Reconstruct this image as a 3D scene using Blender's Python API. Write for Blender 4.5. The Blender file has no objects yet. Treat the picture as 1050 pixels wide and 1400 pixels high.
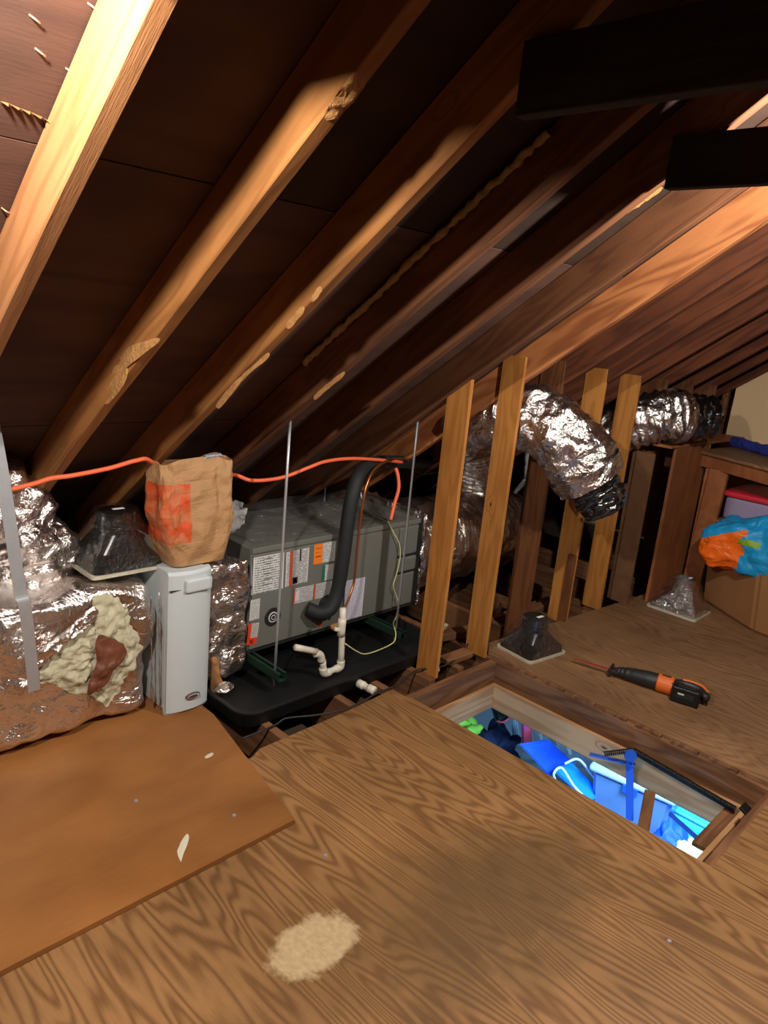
import bpy, bmesh, math, random
from mathutils import Vector, Matrix, noise
random.seed(4)
sc = bpy.context.scene
PI = math.pi
A = math.radians(36.57); TA = math.tan(A); K = 2.938      # roof pitch; rafter undersides: z = K - TA*y

# ---------------------------------------------------------------- camera, light, exposure
CAM = Vector((0, 0, 1.65)); YAW, PIT, ROL, FPX = 0.7625382, 0.25444381, 0.09619427, 1008.3
fw = Vector((math.cos(YAW)*math.cos(PIT), math.sin(YAW)*math.cos(PIT), -math.sin(PIT)))
r0 = Vector((math.sin(YAW), -math.cos(YAW), 0)); u0 = r0.cross(fw)
rt = r0*math.cos(ROL) + u0*math.sin(ROL); up = -r0*math.sin(ROL) + u0*math.cos(ROL)
cd = bpy.data.cameras.new('camera'); cam = bpy.data.objects.new('camera', cd); sc.collection.objects.link(cam)
cam.matrix_world = Matrix((( rt.x, up.x, -fw.x, CAM.x), (rt.y, up.y, -fw.y, CAM.y), (rt.z, up.z, -fw.z, CAM.z), (0, 0, 0, 1)))
cd.sensor_fit = 'VERTICAL'; cd.sensor_height = 24; cd.lens = FPX/1400*24; cd.clip_start = .02
sc.camera = cam
w = bpy.data.worlds.new('world'); sc.world = w; w.use_nodes = True
w.node_tree.nodes['Background'].inputs[0].default_value = (1, .82, .62, 1)
w.node_tree.nodes['Background'].inputs[1].default_value = .012

def lamp(name, loc, power, col, rad):
    d = bpy.data.lights.new(name, 'POINT'); d.energy = power; d.color = col; d.shadow_soft_size = rad
    o = bpy.data.objects.new(name, d); o.location = loc; sc.collection.objects.link(o); return o
lamp('bulb_near', (.19, .965, 2.13), 88, (1, .95, .88), .04)
lamp('bulb_far', (2.295, .42, 2.12), 88, (1, .95, .88), .03)
d = bpy.data.lights.new('room_light', 'AREA'); d.energy = 110; d.color = (.33, .66, 1.0); d.shape = 'RECTANGLE'; d.size = 1.2; d.size_y = .6
o = bpy.data.objects.new('room_light', d); o.location = (4.4, 1.2, -.30); sc.collection.objects.link(o)
d = bpy.data.lights.new('room_light_hall', 'AREA'); d.energy = 25; d.color = (.10, .42, 1.0); d.size = .5
o = bpy.data.objects.new('room_light_hall', d); o.location = (1.6, .6, -.6); o.rotation_euler = (0, math.radians(-65), math.radians(20)); sc.collection.objects.link(o)
vs = sc.view_settings; vs.view_transform = 'Standard'; vs.look = 'None'; vs.gamma = 1; vs.use_curve_mapping = False; vs.exposure = 0.75

# ---------------------------------------------------------------- helpers
def ray(px, py):
    return rt*((px-525)/FPX) - up*((py-700)/FPX) + fw
def P(px, py, ax, v):                     # where a sight line meets the real plane  x|y|z = v
    d = ray(px, py); return CAM + d*((v-CAM[ax])/d[ax])
def col_link(o): sc.collection.objects.link(o)
def wloc(o):
    v = Vector((0, 0, 0))
    while o: v = v + o.location; o = o.parent
    return v
def tag(o, label=None, cat=None, group=None, kind=None):
    if label: o['label'] = label
    if cat: o['category'] = cat
    if group: o['group'] = group
    if kind: o['kind'] = kind
    return o
def thing(name, label, cat, loc=(0, 0, 0), group=None, rot=None):
    o = bpy.data.objects.new(name, None); o.empty_display_size = .05; o.location = loc; col_link(o)
    if rot: o.rotation_euler = rot
    return tag(o, label, cat, group)
def struct(name, loc=(0, 0, 0)):
    o = bpy.data.objects.new(name, None); o.empty_display_size = .05; o.location = loc; col_link(o); o['kind'] = 'structure'; return o
def finish(name, bm, mat, parent=None, loc=None, smooth=False, local=False, label=None):
    """link bm as one mesh object; vertices are in world space unless local"""
    bmesh.ops.recalc_face_normals(bm, faces=bm.faces[:])
    off = Vector((0, 0, 0))
    if not local:
        base = wloc(parent) if parent else Vector((0, 0, 0))
        org = Vector(loc) if loc is not None else base
        bmesh.ops.translate(bm, verts=bm.verts[:], vec=-org); off = org-base
    me = bpy.data.meshes.new(name); bm.to_mesh(me); bm.free()
    for m in (mat if isinstance(mat, (list, tuple)) else [mat]): me.materials.append(m)
    if smooth:
        for p in me.polygons: p.use_smooth = True
    o = bpy.data.objects.new(name, me); col_link(o)
    if parent: o.parent = parent
    o.location = off
    if label: o['label'] = label
    return o
def bm_box(bm, c, s, M=None, bev=0, seg=1):
    r = bmesh.ops.create_cube(bm, size=1); vs_ = r['verts']
    for v in vs_: v.co = Vector((v.co.x*s[0], v.co.y*s[1], v.co.z*s[2]))
    if bev:
        es = list({e for v in vs_ for e in v.link_edges})
        g = bmesh.ops.bevel(bm, geom=es, offset=bev, segments=seg, affect='EDGES', profile=.5)
        vs_ = list({v for f in g['faces'] for v in f.verts} | {v for v in vs_ if v.is_valid})
    Mx = Matrix.Translation(c) @ (M.to_4x4() if M else Matrix.Identity(4))
    bmesh.ops.transform(bm, matrix=Mx, verts=vs_)
def box(name, lo, hi, mat, parent=None, bev=0, label=None, seg=1, loc=None):
    bm = bmesh.new(); lo = Vector(lo); hi = Vector(hi)
    bm_box(bm, (lo+hi)/2, hi-lo, bev=bev, seg=seg)
    return finish(name, bm, mat, parent, loc=loc, label=label)
def beam(name, p0, p1, w_, d_, mat, parent=None, upv=(0, 0, 1), bev=.002, label=None, seglen=None, warp=0, rnd=0):
    """a bar from p0 to p1, w_ wide (sideways), d_ deep (along upv); local x is its long axis"""
    p0 = Vector(p0); p1 = Vector(p1); X = (p1-p0); L = X.length; X.normalize()
    Z = Vector(upv); Y = Z.cross(X).normalized(); Z = X.cross(Y)
    bm = bmesh.new(); bm_box(bm, (0, 0, 0), (L, w_, d_), bev=bev)
    if seglen:
        n = max(2, int(L/seglen))
        for i in range(1, n):
            bmesh.ops.bisect_plane(bm, geom=bm.verts[:]+bm.edges[:]+bm.faces[:], plane_co=(-L/2+L*i/n, 0, 0), plane_no=(1, 0, 0))
        sd = random.random()*50
        for v in bm.verts:
            nv = noise.noise_vector(Vector((v.co.x*1.3+sd, v.co.y*4, v.co.z*4)))
            v.co += Vector((0, nv.y*warp, nv.z*warp))
    me = bpy.data.meshes.new(name); bm.to_mesh(me); bm.free(); me.materials.append(mat)
    o = bpy.data.objects.new(name, me); col_link(o)
    M = Matrix((X, Y, Z)).transposed().to_4x4(); M.translation = (p0+p1)/2 - (wloc(parent) if parent else Vector((0, 0, 0)))
    if parent: o.parent = parent
    o.matrix_local = M
    if label: o['label'] = label
    return o
def catmull(pts, n):
    pts = [Vector(p) for p in pts]
    if len(pts) < 3: return [pts[0].lerp(pts[-1], i/n) for i in range(n+1)]
    ext = [pts[0]*2-pts[1]] + pts + [pts[-1]*2-pts[-2]]; out = []
    m = len(pts)-1
    for k in range(n+1):
        t = k/n*m; i = min(int(t), m-1); u = t-i; a, b, c, e = ext[i:i+4]
        out.append(.5*((2*b)+(c-a)*u+(2*a-5*b+4*c-e)*u*u+(-a+3*b-3*c+e)*u**3))
    return out
def bm_tube(bm, pts, r, ns=10, disp=None, cap=True, prof=None):
    """sweep; r number or f(t); disp(t, ang, point)->radial offset"""
    n = len(pts); rings = []
    T = (pts[1]-pts[0]).normalized(); ref = Vector((0, 0, 1)) if abs(T.z) < .9 else Vector((1, 0, 0))
    N = (ref - T*ref.dot(T)).normalized()
    for i, p in enumerate(pts):
        T = (pts[min(i+1, n-1)]-pts[max(i-1, 0)]).normalized()
        N = (N - T*N.dot(T)).normalized(); B = T.cross(N); t = i/(n-1)
        rr = r(t) if callable(r) else r; ring = []
        for j in range(ns):
            a = 2*PI*j/ns; dr = N*math.cos(a)+B*math.sin(a)
            q = rr*(prof(a) if prof else 1)
            if disp: q += disp(t, a, p+dr*q)
            ring.append(bm.verts.new(p+dr*q))
        rings.append(ring)
    for i in range(n-1):
        for j in range(ns):
            bm.faces.new((rings[i][j], rings[i][(j+1) % ns], rings[i+1][(j+1) % ns], rings[i+1][j]))
    if cap: bm.faces.new(rings[0]); bm.faces.new(rings[-1])
    return rings
def tube(name, pts, r, mat, parent=None, n=None, ns=10, smooth=True, disp=None, cap=True, label=None, sharp=False, prof=None):
    bm = bmesh.new(); pp = [Vector(p) for p in pts] if sharp else catmull(pts, n or max(6, 8*(len(pts)-1)))
    bm_tube(bm, pp, r, ns, disp, cap, prof)
    return finish(name, bm, mat, parent, smooth=smooth, label=label)
def bm_fan(bm, outline, nrm, thick, amp, sc_, rings=10, m=72, ragged=.0, seed=0, hole=0):
    """a soft lumpy patch over a closed outline of points, raised along nrm"""
    nrm = Vector(nrm).normalized(); n = len(outline); pl_ = []
    pts = [Vector(p) for p in outline]; c = sum(pts, Vector())/n
    for k in range(m):
        t = k/m*n; i = int(t); u = t-i; a, b, cc, e = (pts[(i+j-1) % n] for j in range(4))
        q = .5*((2*b)+(cc-a)*u+(2*a-5*b+4*cc-e)*u*u+(-a+3*b-3*cc+e)*u**3)
        q = q + (q-c).normalized()*ragged*noise.noise(q*45+Vector((seed, 0, 0)))
        pl_.append(q)
    prev = None
    for r in range(rings+1):
        f = 1-r/rings*(1-hole) if r < rings or hole else 0
        h = thick*(1-f**4)
        if f == 0:
            cv = bm.verts.new(c+nrm*(h+amp*noise.noise(c*sc_)))
            for k in range(m): bm.faces.new((prev[k], prev[(k+1) % m], cv))
            break
        ring = []
        for k in range(m):
            q = c+(pl_[k]-c)*f
            ring.append(bm.verts.new(q+nrm*(h+(amp*noise.turbulence(q*sc_+Vector((seed, 0, 0)), 3, False) if r else -abs(thick)*.2))))
        if prev:
            for k in range(m): bm.faces.new((prev[k], prev[(k+1) % m], ring[(k+1) % m], ring[k]))
        prev = ring
def fan(name, outline, nrm, thick, amp, sc_, mat, parent=None, label=None, **kw):
    bm = bmesh.new(); bm_fan(bm, outline, nrm, thick, amp, sc_, **kw)
    return finish(name, bm, mat, parent, smooth=True, label=label)
def quad(name, pts, mat, parent, th=.0008, nrm=(0, -1, 0), label=None):
    """flat sticker with thickness; pts TL,TR,BR,BL; uv on it"""
    bm = bmesh.new(); uv = bm.loops.layers.uv.new('UVMap'); n = Vector(nrm).normalized()
    f_ = [bm.verts.new(Vector(p)+n*th) for p in pts]; b_ = [bm.verts.new(Vector(p)) for p in pts]
    F = bm.faces.new(f_)
    for l, c in zip(F.loops, ((0, 1), (1, 1), (1, 0), (0, 0))): l[uv].uv = c
    for i in range(4): bm.faces.new((f_[i], b_[i], b_[(i+1) % 4], f_[(i+1) % 4]))
    bm.faces.new(b_[::-1])
    return finish(name, bm, mat, parent, label=label)
def copy_tree(o, parent=None):
    c = o.copy(); col_link(c); c.parent = parent if parent else None
    for ch in list(o.children): copy_tree(ch, c)
    return c

# ---------------------------------------------------------------- materials
def lin(c):
    return tuple((x/12.92 if x <= .04045 else ((x+.055)/1.055)**2.4) for x in (v/255 for v in c)) + (1,)
class NT:
    def __init__(s, name):
        s.m = bpy.data.materials.new(name); s.m.use_nodes = True; s.t = s.m.node_tree; s.b = s.t.nodes['Principled BSDF']
    def n(s, typ, ins=None, **kw):
        x = s.t.nodes.new(typ)
        for k, v in kw.items(): setattr(x, k, v)
        for k, v in (ins or {}).items(): s.set(x.inputs[k], v)
        return x
    def set(s, inp, v):
        if isinstance(v, bpy.types.NodeSocket): s.t.links.new(v, inp)
        else: inp.default_value = v
    def math(s, op, a, b=None, c=None, clamp=False):
        x = s.t.nodes.new('ShaderNodeMath'); x.operation = op; x.use_clamp = clamp
        s.set(x.inputs[0], a)
        if b is not None: s.set(x.inputs[1], b)
        if c is not None: s.set(x.inputs[2], c)
        return x.outputs[0]
    def coords(s, scale=(1, 1, 1), rand=True, kind='Object', loc=(0, 0, 0)):
        tc = s.n('ShaderNodeTexCoord'); mp = s.n('ShaderNodeMapping', {'Vector': tc.outputs[kind], 'Scale': scale, 'Location': loc})
        if rand:
            oi = s.n('ShaderNodeObjectInfo'); ad = s.n('ShaderNodeVectorMath', operation='ADD')
            cx = s.n('ShaderNodeCombineXYZ', {'X': s.math('MULTIPLY', oi.outputs['Random'], 37.), 'Y': s.math('MULTIPLY', oi.outputs['Random'], 91.), 'Z': s.math('MULTIPLY', oi.outputs['Random'], 17.)})
            s.t.links.new(mp.outputs[0], ad.inputs[0]); s.t.links.new(cx.outputs[0], ad.inputs[1]); return ad.outputs[0]
        return mp.outputs[0]
    def noise(s, vec, scale, detail=3, dist=0, rough=.5):
        return s.n('ShaderNodeTexNoise', {'Vector': vec, 'Scale': scale, 'Detail': detail, 'Distortion': dist, 'Roughness': rough}).outputs['Fac']
    def ramp(s, fac, stops, interp='LINEAR'):
        x = s.n('ShaderNodeValToRGB', {'Fac': fac}); x.color_ramp.interpolation = interp; e = x.color_ramp.elements
        while len(e) < len(stops): e.new(.5)
        for i, (p, c) in enumerate(stops):
            e[i].position = p; e[i].color = c if len(c) == 4 else lin(c)
        return x.outputs['Color']
    def mix(s, f, a, b, mode='MIX'):
        x = s.n('ShaderNodeMix', data_type='RGBA', blend_type=mode); s.set(x.inputs['Factor'], f); s.set(x.inputs['A'], a); s.set(x.inputs['B'], b); return x.outputs['Result']
    def bump(s, h, strength, dist=.01, nrm=None):
        ins = {'Height': h, 'Strength': strength, 'Distance': dist}
        if nrm: ins['Normal'] = nrm
        return s.n('ShaderNodeBump', ins).outputs['Normal']
    def out(s, **kw):
        for k, v in kw.items():
            k = {'base': 'Base Color', 'rough': 'Roughness', 'metal': 'Metallic', 'spec': 'Specular IOR Level', 'nrm': 'Normal', 'alpha': 'Alpha', 'coat': 'Coat Weight', 'trans': 'Transmission Weight', 'ior': 'IOR', 'sheen': 'Sheen Weight'}.get(k, k)
            s.set(s.b.inputs[k], v)
        return s.m
def flat(name, c, rough=.5, metal=0, spec=.5, nz=0, bump=0, nscale=20, alpha=1, coat=0):
    t = NT(name); base = lin(c)
    if nz or bump:
        v = t.coords(); f = t.noise(v, nscale, 4)
        if nz:
            dk = tuple(x*(1-nz) for x in base[:3])+(1,); base = t.mix(f, dk, base)
        if bump: t.set(t.b.inputs['Normal'], t.bump(t.noise(v, nscale, 4, 1.2), bump, .02 if bump > .7 else .01))
    return t.out(base=base, rough=rough, metal=metal, spec=spec, alpha=alpha, coat=coat)

def wood(name, light, dark, axis=0, stretch=7, scale=1.6, rings=9, knots=True, rough=.62, stain=.35, fibre=.35, bumps=.25, extra=None, rand=True):
    t = NT(name); s3 = [stretch]*3; s3[axis] = 1
    v = t.coords(tuple(s3), rand=rand)
    base = t.noise(v, scale, 2, .25, .45)
    val = t.math('MULTIPLY', base, rings)
    if knots:
        kv = t.coords(tuple(2.2 if i != axis else 1.0 for i in range(3)), rand=rand)
        vo = t.n('ShaderNodeTexVoronoi', {'Vector': kv, 'Scale': 1.9, 'Randomness': 1.0})
        kd = vo.outputs['Distance']
        kk = t.math('MULTIPLY', t.math('SUBTRACT', 1, t.math('MULTIPLY', kd, 9.), clamp=True), 2.2)
        val = t.math('ADD', val, kk)
    ring = t.math('SINE', t.math('MULTIPLY', val, 2*PI))
    ring = t.math('MULTIPLY_ADD', ring, .5, .5)
    ring = t.math('POWER', ring, 1.6)
    fv = t.coords(tuple(4*stretch if i != axis else 2 for i in range(3)), rand=rand)
    fb = t.noise(fv, 9, 3, 0, .6)
    f = t.math('ADD', t.math('MULTIPLY', ring, 1-fibre), t.math('MULTIPLY', fb, fibre*1.3), clamp=True)
    col = t.mix(f, lin(light), lin(dark))
    bl = t.noise(t.coords((1, 1, 1), rand=rand), 2.3, 4)
    st = t.ramp(bl, [(.3, (1-stain, 1-stain, 1-stain, 1)), (.62, (1, 1, 1, 1))])
    col = t.mix(1, col, st, 'MULTIPLY')
    if knots:
        km = t.math('GREATER_THAN', t.math('MULTIPLY_ADD', fb, -.02, .034), kd)
        col = t.mix(km, col, lin(tuple(x*.45 for x in dark)))
    if extra: col = extra(t, col, fb, rand)
    return t.out(base=col, rough=rough, nrm=t.bump(t.math('ADD', f, fb), bumps, .002), spec=.3)

def paint_patch(t, col, fb, rand):
    # pale filler rubbed into the sheet, and greyer foot-worn areas: marks with outlines of their own
    v = t.coords((1, 1, 1), rand=False)
    def blob(cx, cy, sx, sy, edge, soft, nsc):
        mp = t.n('ShaderNodeMapping', {'Vector': v, 'Location': (-cx/sx, -cy/sy, 0), 'Scale': (1/sx, 1/sy, 0)})
        ln = t.n('ShaderNodeVectorMath', operation='LENGTH'); t.t.links.new(mp.outputs[0], ln.inputs[0])
        n_ = t.noise(v, nsc, 5, .3, .65)
        q = t.math('ADD', ln.outputs['Value'], t.math('MULTIPLY_ADD', n_, edge, -edge/2))
        mr = t.n('ShaderNodeMapRange', {'Value': q, 'From Min': 1.0-soft, 'From Max': 1.0+soft, 'To Min': 1, 'To Max': 0}); return mr.outputs[0]
    worn = t.math('MULTIPLY', blob(1.66, .95, .44, .22, 1.5, .45, 9), .72)
    worn2 = t.math('MULTIPLY', blob(1.35, 1.15, .40, .17, 1.3, .5, 10), .4)
    col = t.mix(worn, col, lin((90, 68, 42))); col = t.mix(worn2, col, lin((98, 72, 42)))
    p = t.math('MULTIPLY', blob(1.135, 1.185, .13, .085, 1.0, .12, 16), t.math('MULTIPLY_ADD', t.noise(v, 60, 4), .7, .35), clamp=True)
    return t.mix(p, col, lin((196, 172, 132)))

M = {}
M['rafter_near'] = wood('rafter_fir_lit', (190, 132, 86), (160, 106, 64), stretch=9, scale=1.3, rings=5, stain=.15, rough=.7, knots=False)  # nearest rafter: lamp brightness put into a lighter wood colour
M['rafter_mid'] = wood('rafter_fir_shaded', (118, 74, 44), (92, 54, 32), stretch=9, scale=1.3, rings=6, stain=.35, rough=.75)  # middle rafters: roof shade put into a darker wood colour
M['sheath_shaded'] = wood('roof_sheathing_shaded', (60, 40, 28), (46, 30, 21), axis=0, stretch=4, scale=1.0, rings=4, stain=.35, rough=.85, knots=False)  # darkened copy of the sheathing, shade of the upper roof painted in
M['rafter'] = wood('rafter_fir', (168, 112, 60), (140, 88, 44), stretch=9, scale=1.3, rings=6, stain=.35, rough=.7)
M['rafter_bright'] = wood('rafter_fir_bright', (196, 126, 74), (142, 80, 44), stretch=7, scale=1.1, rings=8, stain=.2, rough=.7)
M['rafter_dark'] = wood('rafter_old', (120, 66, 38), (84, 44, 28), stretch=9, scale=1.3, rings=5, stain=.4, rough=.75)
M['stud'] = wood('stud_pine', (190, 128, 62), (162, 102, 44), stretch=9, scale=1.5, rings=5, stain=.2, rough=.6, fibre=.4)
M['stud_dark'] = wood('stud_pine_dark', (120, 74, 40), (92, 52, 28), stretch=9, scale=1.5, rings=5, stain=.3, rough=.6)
M['joist'] = wood('joist_wood', (142, 98, 64), (100, 62, 38), stretch=9, scale=1.3, rings=5, stain=.4, rough=.8)
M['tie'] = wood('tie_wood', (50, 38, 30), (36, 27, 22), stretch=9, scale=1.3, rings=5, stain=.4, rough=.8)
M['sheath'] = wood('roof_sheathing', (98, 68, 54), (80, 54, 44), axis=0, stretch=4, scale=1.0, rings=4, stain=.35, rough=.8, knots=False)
M['ply'] = wood('floor_plywood', (168, 124, 78), (108, 72, 40), axis=1, stretch=8, scale=.62, rings=28, knots=False, rough=.5, stain=.3, fibre=.45, extra=paint_patch, rand=False)
M['ply_far'] = wood('floor_plywood_worn', (160, 120, 84), (118, 84, 56), axis=1, stretch=8, scale=.7, rings=24, knots=False, rough=.55, stain=.4, fibre=.45)
M['ply_left'] = wood('floor_plywood_smooth', (160, 106, 56), (140, 88, 42), axis=0, stretch=3, scale=.8, rings=5, knots=False, rough=.5, stain=.3, fibre=.5)
M['panel'] = wood('plywood_panel', (160, 98, 58), (136, 80, 46), axis=2, stretch=6, scale=1, rings=4, knots=False, rough=.6, stain=.3)
M['osb'] = flat('strand_board', (122, 82, 50), .8, nz=.6, bump=.3, nscale=14)
M['jamb'] = wood('hatch_jamb_wood', (196, 150, 104), (160, 110, 66), stretch=8, scale=1.2, rings=5, stain=.25, rough=.7)
M['drywall'] = flat('plasterboard_back', (104, 84, 64), .95, nz=.4, nscale=6)
M['tan'] = flat('tan_board', (236, 200, 156), .9, nz=.12, nscale=5)
M['card'] = flat('cardboard', (160, 112, 66), .85, nz=.25, nscale=6, bump=.1)
M['whitewall'] = flat('white_painted_wall', (220, 224, 228), .8)
M['carpet'] = flat('room_carpet', (130, 134, 140), .95, nz=.2, nscale=40)

def foil(name, tint, rough, scale, strength, brown=.0, streak=False):
    t = NT(name); v = t.coords((1, 1, 1))
    n1 = t.noise(v, scale, 5, 1.2, .6); n2 = t.noise(v, scale*3.3, 3, .8)
    vo = t.n('ShaderNodeTexVoronoi', {'Vector': v, 'Scale': scale*1.4}, feature='F1', distance='CHEBYCHEV').outputs['Distance']
    h = t.math('ADD', t.math('MULTIPLY', n1, 1.0), t.math('ADD', t.math('MULTIPLY', n2, .35), t.math('MULTIPLY', vo, .35)))
    col = lin(tint)
    if brown:
        bf = t.ramp(t.noise(v, 3.4, 4, .6), [(.5, (0, 0, 0, 1)), (.62, (1, 1, 1, 1))])
        col = t.mix(t.math('MULTIPLY', bf, brown), col, lin((158, 108, 74)))  # brown reflections painted into the foil as tint patches
    return t.out(base=col, metal=1.0, rough=rough, nrm=t.bump(h, strength, .03))
M['foil'] = foil('crumpled_foil', (240, 234, 230), .27, 7, .8, .5)
M['foil_duct'] = foil('flex_duct_foil', (232, 226, 222), .24, 9, .8, .15)
M['foil_smooth'] = foil('smooth_foil', (232, 218, 206), .32, 8, .7, .5)
M['foil_black'] = foil('black_shiny_wrap', (214, 212, 212), .14, 15, 1.0)
M['gloss_black'] = flat('glossy_black_plastic', (12, 12, 13), .22, coat=.6)
def blackplastic():
    t = NT('black_duct_liner'); v = t.coords(); n1 = t.noise(v, 14, 4, 1.4)
    return t.out(base=lin((14, 14, 15)), rough=.12, nrm=t.bump(n1, .9, .02), coat=1.0, spec=.8)
M['liner'] = blackplastic()
M['black'] = flat('black_plastic', (15, 15, 16), .42, nz=.3, nscale=9)
M['pan'] = flat('drain_pan_plastic', (16, 16, 17), .55, nz=.4, nscale=5)
M['foam'] = flat('black_foam_sleeve', (22, 24, 25), .7, bump=.1)
M['pvc'] = flat('white_pvc', (222, 214, 196), .35, nz=.12, nscale=12)
M['unit'] = flat('grey_painted_steel', (112, 112, 104), .36, nz=.15, nscale=3, spec=.5)
M['unit_dark'] = flat('dark_gasket', (22, 24, 22), .8)
M['green'] = flat('green_channel', (26, 52, 38), .5)
M['galv'] = flat('galvanised_steel', (190, 192, 196), .42, metal=.55, nz=.2, nscale=30)
M['white_metal'] = flat('white_enamel', (196, 204, 206), .4, nz=.05)
M['badge'] = flat('badge_plum', (120, 96, 96), .3, metal=.6)
M['flange'] = flat('pale_flange', (206, 198, 176), .6)
M['orange_cable'] = flat('orange_cable', (236, 104, 62), .5)
M['copper'] = flat('copper_tube', (196, 120, 70), .3, metal=.9)
M['blackcable'] = flat('black_cable', (40, 34, 30), .6)
M['yellow_wire'] = flat('yellow_white_wire', (212, 204, 140), .5)
M['wool'] = flat('glass_wool', (206, 198, 166), .95, nz=.35, bump=.6, nscale=30)
M['dirt'] = flat('brown_paper', (128, 74, 52), .5, nz=.5, bump=.6, nscale=14)
M['rope'] = flat('old_foam_bead', (160, 136, 98), .9, nz=.3, bump=.5, nscale=30)
M['chip'] = flat('split_wood', (196, 140, 80), .8, nz=.5, bump=.6, nscale=40)
M['nail'] = flat('bent_nail', (220, 180, 140), .4, metal=.5)
M['blue_tarp'] = flat('blue_nylon', (52, 62, 150), .5, nz=.35, nscale=12, bump=.8)
M['red_lid'] = flat('red_lid_plastic', (206, 40, 60), .4)
M['clear_bin'] = flat('cloudy_plastic', (176, 160, 190), .35, alpha=.75)
M['orange_cloth'] = flat('orange_nylon', (255, 112, 20), .5, nz=.15, nscale=11, bump=1.0)
M['cyan_cloth'] = flat('cyan_nylon', (24, 158, 220), .5, nz=.2, nscale=11, bump=1.0)
M['lime_cloth'] = flat('lime_nylon', (130, 170, 20), .5, nz=.2, nscale=11, bump=1.0)
M['saw_orange'] = flat('orange_housing', (214, 100, 34), .5)
M['saw_black'] = flat('saw_rubber', (34, 34, 34), .5, bump=.1)
M['saw_red'] = flat('red_blade_paint', (180, 50, 36), .5, metal=.3)
M['paper'] = flat('white_paper', (222, 220, 224), .8)
M['bubble'] = None
def clear(name, lo=.06, hi=.55, scale=16, tint=(1, 1, 1, 1), haze=0):
    t = NT(name); v = t.coords(); h = t.math('ADD', t.noise(v, scale, 5, 1.5, .6), t.noise(v, scale*3, 2, .5))
    nb = t.bump(h, 1.0, .03); lw = t.n('ShaderNodeLayerWeight', {'Blend': .35, 'Normal': nb}).outputs['Facing']
    f = t.n('ShaderNodeMapRange', {'Value': lw, 'From Min': .1, 'From Max': 1.0, 'To Min': lo, 'To Max': hi}).outputs[0]
    gl = t.n('ShaderNodeBsdfGlossy', {'Color': (1, 1, 1, 1), 'Roughness': .1, 'Normal': nb}); tr = t.n('ShaderNodeBsdfTransparent', {'Color': tint})
    mx = t.n('ShaderNodeMixShader', {0: f}); t.t.links.new(tr.outputs[0], mx.inputs[1]); t.t.links.new(gl.outputs[0], mx.inputs[2]); last = mx
    if haze:
        df = t.n('ShaderNodeBsdfDiffuse', {'Color': (.8, .78, .76, 1)}); m2 = t.n('ShaderNodeMixShader', {0: haze}); t.t.links.new(mx.outputs[0], m2.inputs[1]); t.t.links.new(df.outputs[0], m2.inputs[2]); last = m2
    o_ = [n_ for n_ in t.t.nodes if n_.type == 'OUTPUT_MATERIAL'][0]; t.t.links.new(last.outputs[0], o_.inputs[0]); return t.m
M['clear'] = clear('clear_plastic_film', .03, .55, 13)
M['clear_thick'] = clear('milky_plastic_film', .08, .5, 12, (.94, .94, .94, 1), .05)
M['bubble'] = clear('bubble_film', .1, .5, 26, (.9, .9, .9, 1), .4)
def bagmat():
    t = NT('brown_kraft_paper'); v = t.coords((1, 1, 1), rand=False)
    n1 = t.noise(v, 9, 4, .8); vo = t.n('ShaderNodeTexVoronoi', {'Vector': v, 'Scale': 15, 'Smoothness': .3}, feature='SMOOTH_F1').outputs['Distance']
    sx = t.n('ShaderNodeSeparateXYZ', {'Vector': v})
    x_, z_ = sx.outputs['X'], sx.outputs['Z']
    nn = t.math('MULTIPLY_ADD', t.noise(v, 14, 3), .03, -.015)
    m = t.math('MULTIPLY', t.math('LESS_THAN', t.math('ADD', x_, nn), -.055), t.math('MULTIPLY', t.math('GREATER_THAN', t.math('ADD', z_, nn), .10), t.math('LESS_THAN', t.math('ADD', z_, nn), .33)))
    worn = t.ramp(t.noise(v, 22, 3), [(.35, (.35, .35, .35, 1)), (.6, (1, 1, 1, 1))])
    col = t.mix(t.math('MULTIPLY', m, worn), t.mix(n1, lin((156, 114, 74)), lin((184, 140, 94))), lin((200, 74, 26)))
    return t.out(base=col, rough=.75, nrm=t.bump(t.math('ADD', n1, t.math('MULTIPLY', vo, 1.0)), .75, .02))
M['bag'] = bagmat()
def printed(name, paper, ink, rows, cols, cover=.55):
    """rows of small illegible print"""
    t = NT(name); tc = t.n('ShaderNodeTexCoord'); sx = t.n('ShaderNodeSeparateXYZ', {'Vector': tc.outputs['UV']})
    u, v = sx.outputs['X'], sx.outputs['Y']
    vr = t.math('MULTIPLY', v, rows); row = t.math('FLOOR', vr); fr = t.math('FRACT', vr)
    cv = t.n('ShaderNodeCombineXYZ', {'X': t.math('MULTIPLY', u, cols), 'Y': t.math('MULTIPLY', row, 7.3)})
    w_ = t.n('ShaderNodeTexNoise', {'Vector': cv.outputs[0], 'Scale': 1.0, 'Detail': 2.0}).outputs['Fac']
    ink_ = t.math('MULTIPLY', t.math('LESS_THAN', fr, .5), t.math('GREATER_THAN', w_, 1-cover))
    mg = t.math('MULTIPLY', t.math('GREATER_THAN', u, .05), t.math('LESS_THAN', u, .95))
    return t.out(base=t.mix(t.math('MULTIPLY', t.math('MULTIPLY', ink_, mg), .75), lin(paper), lin(ink)), rough=.5)
M['print'] = printed('small_print', (214, 214, 210), (60, 60, 64), 16, 26)
M['print_dense'] = printed('dense_print', (206, 204, 200), (50, 50, 56), 26, 12, .6)
M['print_sheet'] = printed('sheet_print', (206, 200, 214), (150, 146, 158), 30, 30, .5)
for k, c in dict(lab_orange=(240, 128, 30), lab_red=(226, 62, 36), lab_rust=(190, 74, 36), lab_green=(30, 110, 80), lab_dark=(34, 32, 34), ringw=(206, 200, 206), lab_white=(216, 216, 214)).items(): M[k] = flat(k, c, .5)

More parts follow.
